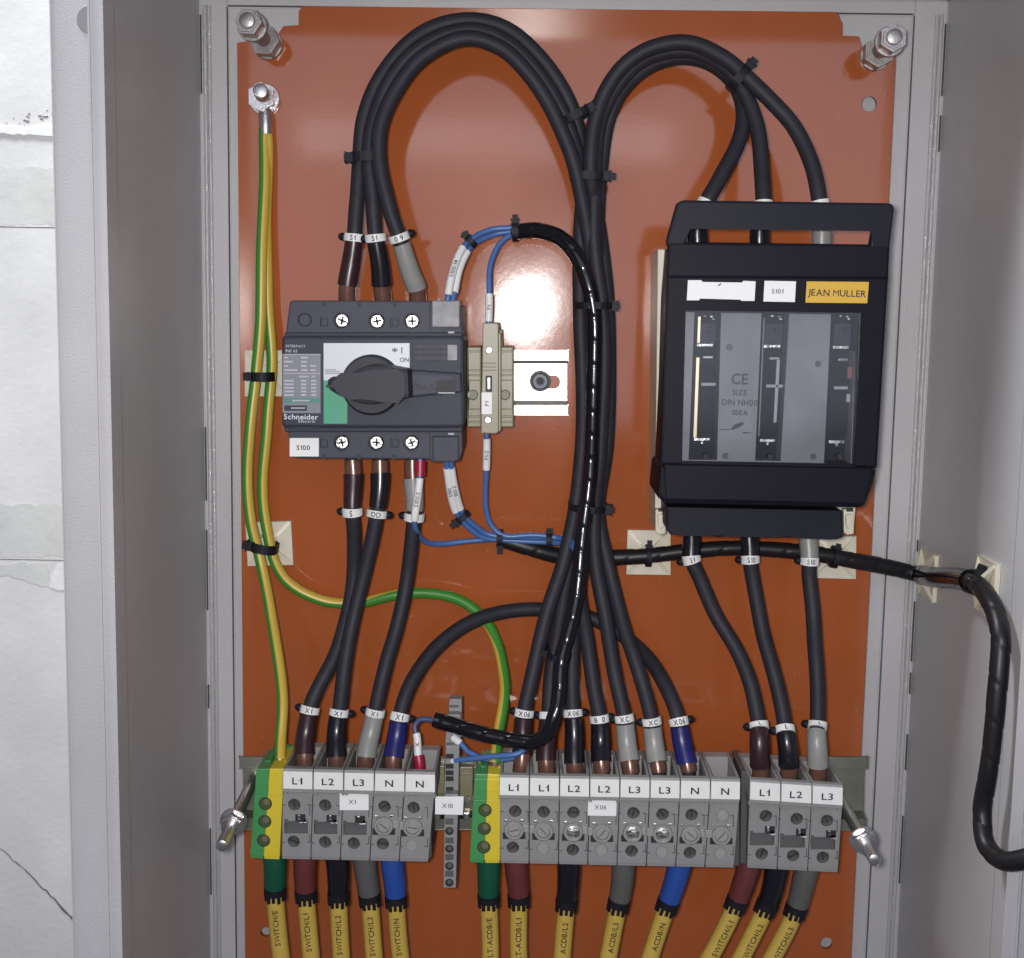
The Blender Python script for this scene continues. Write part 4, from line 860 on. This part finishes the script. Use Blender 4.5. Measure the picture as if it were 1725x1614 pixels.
wire('blue wire dropping from the slim fuse terminal to the blue bundle', [(820, 722, 38), (820, 735, 38), (818, 790, 34), (818, 850, 28), (828, 886, 26), (846, 902, 26), (900, 901, 26), (940, 906, 26)], [((820, 741), (818, 790), 'F1-2')])
wire('blue wire with red ferrule beside the grey sleeve under the switch', [(708, 768, 48), (708, 790, 49), (703, 830, 50), (699, 870, 50), (702, 895, 44), (716, 912, 34), (745, 916, 26), (790, 912, 22), (842, 908, 20), (900, 909, 20)], [((706, 806), (699, 876), 'S100:5')], [((708, 776), (708, 803))])
wire('blue wire with red ferrule ending in the last N of X1 row', [(707, 1312, TH), (707, 1290, TH), (705, 1265, 64), (701, 1240, 62), (699, 1222, 60), (706, 1212, 58), (730, 1214, 56), (760, 1222, 54)], [((706, 1272), (700, 1236), 'X')], [((707, 1300), (706, 1273))], m=mat('slate blue wire', (.06, .08, .17), .4))
wire('blue wire with white end entering the slim X10 terminal lower level', [(754, 1281, 60), (768, 1280, 62), (800, 1277, 66), (840, 1274, 70), (870, 1270, 72), (884, 1260, 70), (882, 1248, 64)], [((754, 1281), (766, 1280), '')])
wire('blue wire with white end entering the slim X10 terminal upper level', [(763, 1242, 58), (775, 1252, 60), (788, 1266, 62), (806, 1275, 64), (835, 1280, 64), (866, 1276, 66), (880, 1264, 64)], [((763, 1242), (776, 1253), '')])
# spiral wrapped bundles
def wrapped(label, pts, r, pitch=.012, m=None):
    p = Path(pts)
    def rf(d): return 1+.03*math.sin(d*40)+.015*math.sin(d*131)
    def helix(d, a):
        u = (d/pitch+a/(2*math.pi)) % 1
        return 1-.09*math.sin(math.pi*u/.14) if u < .14 else 1+.035*(u-.57)
    c = tag(obj('wrapped_bundle', tube(p, 0, p.L, r, seg=22, step=.0009, rf=rf, helix=helix), m or WRAP, None, smooth=True), label, 'cable bundle', 'black spiral wrapped bundles'); return c, p
wrapped('glossy black wrapped bundle arching over and running down the main cables', [(864, 391, 30), (905, 388, 34), (944, 402, 40), (972, 432, 44), (991, 474, 46), (1000, 530, 46), (1001, 600, 46), (999, 700, 46), (993, 800, 46), (986, 870, 48), (980, 930, 50), (972, 1000, 54), (960, 1060, 60), (946, 1115, 66), (940, 1170, 72), (934, 1205, 76), (922, 1235, 76), (898, 1250, 74), (850, 1244, 70), (800, 1232, 66), (760, 1221, 62), (732, 1212, 60)], 4.0)
def hx(px, py, X):
    d = M3 @ Vector(((px-SW/2)/F, -(py-SH/2)/F, -1)); return (D-d.y*X/d.x)*1000
def side(px, py, gap=.0078): return (px, py, hx(px, py, XR-gap))
lw, lp = wrapped('black wrapped bundle running right under the fuse switch to the door', [(848, 910, 18), (890, 922, 18), (940, 936, 16), (1000, 940, 14), (1080, 937, 14), (1150, 929, 14), (1230, 924, 14), (1300, 926, 14), (1370, 932, 14), (1430, 943, 12), (1490, 955, 8), side(1545, 967), side(1580, 972), side(1620, 976), side(1650, 988), side(1672, 1020), side(1683, 1065, .0085), side(1684, 1120, .009), side(1678, 1190, .010), side(1666, 1290, .011), side(1656, 1370, .011), (1662, 1425, 150), (1688, 1449, 162), (1730, 1446, 170), (1800, 1420, 178)], 4.3, .017, WRAPD)
obj('clear_conduit', tube(lp, lp.near(1548, 967), lp.near(1632, 980), 5.4, seg=18, step=.002, caps=False), CLEARC, lw, smooth=True)
# tie mounts
def tie_mount(label, px_quad, h=0.):
    w = [W(x, y, h+3) for x, y in px_quad]; c = (w[0]+w[1]+w[2]+w[3])/4; t = thing('tie_mount', label, 'cable tie mount', Vector((c.x, -h/1000, c.z)), 'cream cable tie mounts')
    prism('base', CREAM, t, px_quad, h+2.6, h, bevel=.4)
    bm = bmesh.new()
    for i in range(4):
        a = c.lerp(w[i], .93); b = c.lerp(w[i], .25); d = (a-b).normalized(); s = Vector((-d.z, 0, d.x))*.0009
        y0, y1 = -(h+2.4)/1000, -(h+5.5)/1000
        v = [bm.verts.new(Vector((q.x, y, q.z))+o) for q, y in ((a, -(h+2.9)/1000), (b, y1)) for o in (s, -s)]; u = [bm.verts.new(Vector((q.x, y0, q.z))+o) for q in (a, b) for o in (s, -s)]
        bm.faces.new((v[0], v[1], v[3], v[2])); bm.faces.new((v[0], v[2], u[2], u[0])); bm.faces.new((v[1], v[3], u[3], u[1])); bm.faces.new((v[2], v[3], u[3], u[2])); bm.faces.new((v[0], v[1], u[1], u[0]))
    obj('rib', bm, CREAM, t)['kind'] = 'stuff'
    bm = bmesh.new(); box(bm, c.x-.0042, c.x+.0042, (h+2)/1000, (h+6)/1000, c.z-.0042, c.z+.0042, .0008); obj('saddle', bm, CREAM, t)
tie_mount('cream tie mount under the earth wires beside the switch', [(412, 590), (484, 590), (484, 668), (412, 668)])
tie_mount('cream tie mount under the earth wires below the switch', [(413, 880), (490, 878), (494, 952), (417, 954)])
tie_mount('cream tie mount left of the fuse switch bottom', [(1057, 893), (1130, 894), (1130, 969), (1055, 968)])
tie_mount('cream tie mount right of the fuse switch bottom', [(1376, 902), (1443, 904), (1442, 976), (1372, 974)])
for lab, h, yy in (('cream tie mount on the cabinet side wall nearer the plate', 7, 968), ('cream tie mount on the cabinet side wall nearer the opening', 101, 988)):
    zc = W(1570 if h < 50 else 1668, yy, h).z; t = thing('tie_mount', lab, 'cable tie mount', Vector((XR, -h/1000, zc)), 'cream cable tie mounts')
    bm = bmesh.new(); s = .0128; box(bm, XR-.0026, XR-.0002, h/1000-s, h/1000+s, zc-s, zc+s, .0004); obj('base', bm, CREAM, t)
    bm = bmesh.new()
    for sy in (-1, 1):
        for sz in (-1, 1):
            a = Vector((XR-.0030, -h/1000+sy*.0118, zc+sz*.0118)); b = Vector((XR-.0075, -h/1000+sy*.003, zc+sz*.003)); o = Vector((0, sy, -sz)).normalized()*.001
            a2 = Vector((XR-.002, a.y, a.z)); b2 = Vector((XR-.002, b.y, b.z))
            v = [bm.verts.new(q) for q in (a+o, a-o, b-o, b+o, a2+o, a2-o, b2-o, b2+o)]
            for f in ((0, 1, 2, 3), (0, 3, 7, 4), (1, 2, 6, 5), (2, 3, 7, 6), (0, 1, 5, 4)): bm.faces.new([v[i] for i in f])
    obj('rib', bm, CREAM, t)['kind'] = 'stuff'
    bm = bmesh.new(); box(bm, XR-.0075, XR-.0024, h/1000-.004, h/1000+.004, zc-.004, zc+.004, .0006); obj('saddle', bm, CREAM, t)
# cable ties
for a in (
    ('black cable tie round the three cables above the switch', 619, 266, 44, 8.0, 8, -3, 4.6, -1),
    ('black cable tie where the left loop meets the right loop', 970, 197, 34, 8, 9, -28, 4.2, 1),
    ('black cable tie round the main bundle above the wrapped arch', 991, 298, 32, 8.6, 9, 0, 4, 1),
    ('black cable tie at the branching of the right loop', 1244, 132, 42, 6.5, 8, -50, 4.4, 1),
    ('black cable tie round the main bundle level with the switch top', 1000, 515, 34, 9.6, 15, 0, 3.4, 1),
    ('black cable tie round the main bundle where cables fan out', 990, 852, 34, 9.4, 16, 3, 3.4, 1),
    ('black cable tie round the wrapped bundle low among the fanned cables', 940, 1100, 54, 6, 13, 10, 3, -1),
    ('black cable tie holding earth wires to the upper cream mount', 444, 634, 12, 5.6, 9, 0, 5.0, -1),
    ('black cable tie holding earth wires to the lower cream mount', 446, 921, 14, 6.4, 9, 10, 5.0, -1),
    ('black cable tie round the blue pair above the switch', 793, 406, 35, 2.9, 3.6, 45, 3.2, -1),
    ('black cable tie at the end of the wrapped arch by blue wires', 868, 390, 30, 4.2, 4.6, 88, 3.2, -1),
    ('black cable tie round the blue pair below the switch', 779, 871, 30, 3.4, 3.8, -40, 3.2, -1),
    ('black cable tie where four blue wires join below the switch', 842, 906, 22, 3.6, 5, 90, 3.2, 1),
    ('black cable tie further right along the four blue wires', 925, 909, 24, 3.8, 5.5, 90, 3.2, -1),
    ('black cable tie on the mount left of the fuse switch bottom', 1092, 936, 12, 5.0, 7, 91, 2.8, -1),
    ('black cable tie on the mount right of the fuse switch bottom', 1405, 938, 11, 5.0, 7, 100, 2.8, -1)):
    cable_tie(*a, hs=3.4 if a[4] > 6 else 2.4)
cable_tie('black cable tie on the side wall mount where the bundle turns down', 1640, 981, hx(1640, 981, XR-.0078), 4.8, 5.2, 110, 5, -1, hs=3.4)
# ------------------------------------------------------------------ incoming cables below the terminal rows
def supply(label, x0, y0, x1, y1, x2, m, text, h0=58, ysl=1484):
    y2 = 1680; xe = x1+(x2-x1)*(y2-y1)/(1614-y1)
    p = Path([(x0+(x0-x1)*.4, y0-26, h0), (x0, y0, h0), (x1, y1, h0-2), (x2, 1614, h0-4), (xe+(x2-x1)*.1, y2, h0-4)])
    c = tag(obj('supply_cable', tube(p, p.near(x1, y1)-.006, p.L, 4.75, flat=.9), YSLEEVE, None, smooth=True), label, 'cable', 'incoming supply cables with yellow sleeves')
    da = p.near(x1, y1); obj('shrink_boot', tube(p, 0, da-.003, 6.0, rf=lambda d: 1.08-.14*d/da), m, c, smooth=True)
    d = da-.0008; k = obj('tie_collar', tube(p, d-.0024, d+.0016, 6.0, seg=20, step=.002), TIE, c, smooth=True)
    for i in range(12):
        q = 2*math.pi*i/12; cc = p.at(d+.003); t = p.tan(d); n = (OUT-t*OUT.dot(t)).normalized(); b = t.cross(n); rad = n*math.cos(q)+b*math.sin(q); s = t.cross(rad)
        bm = bmesh.new(); r = bmesh.ops.create_cube(bm, size=1)
        for v in r['verts']: v.co = cc+rad*(.0054+v.co.x*.0009)+s*v.co.y*.0016+t*v.co.z*(.0044 if i % 2 else .003)
        obj('collar_tooth', bm, TIE, k)
    cc = p.at(d-.001)
    w = glyphs(text)[2]*3.0/.72/1000
    wrap_text(text, p, da+.0085+w/2, 4.62, 3.0, c, True, mat('brown black print', (.05, .035, .02), .6))
    return c
supply('yellow sleeved supply cable with dark green boot under left earth block', 463, 1455, 464, 1503, 475, LGREEN, 'SWITCH/E')
supply('yellow sleeved supply cable with maroon boot under X1 L1', 515, 1455, 515, 1507, 525, LBROWN, 'SWITCH/L1')
supply('yellow sleeved supply cable with black boot under X1 L2', 568, 1455, 571, 1511, 575, SHBLACK, 'SWITCH/L2')
supply('yellow sleeved supply cable with grey boot under X1 L3', 616, 1458, 622, 1513, 631, LGREY, 'SWITCH/L3')
supply('yellow sleeved supply cable with blue boot under X1 N', 662, 1458, 667, 1516, 676, LBLUE, 'SWITCH/N')
supply('yellow sleeved supply cable with dark green boot under middle earth block', 823, 1462, 824, 1514, 825, LGREEN, 'LT-ACDB/E')
supply('yellow sleeved supply cable with maroon boot under X06 L1', 870, 1462, 873, 1515, 875, LBROWN, 'LT-ACDB/L1')
supply('yellow sleeved supply cable with black boot under X06 L2', 958, 1464, 954, 1522, 947, SHBLACK, 'ACDB/L2')
supply('yellow sleeved supply cable with grey boot under X06 L3', 1049, 1466, 1042, 1523, 1024, LGREY, 'ACDB/L3')
supply('yellow sleeved supply cable with blue boot under X06 N', 1142, 1468, 1124, 1525, 1096, LBLUE, 'ACDB/N')
supply('yellow sleeved supply cable with maroon boot under right trio', 1258, 1470, 1242, 1522, 1194, LBROWN, 'SWITCH/L1')
supply('yellow sleeved supply cable with black boot under right trio', 1306, 1473, 1291, 1527, 1248, SHBLACK, 'SWITCH/L2')
supply('yellow sleeved supply cable with grey boot under right trio', 1356, 1475, 1340, 1532, 1300, LGREY, 'SWITCH/L3')
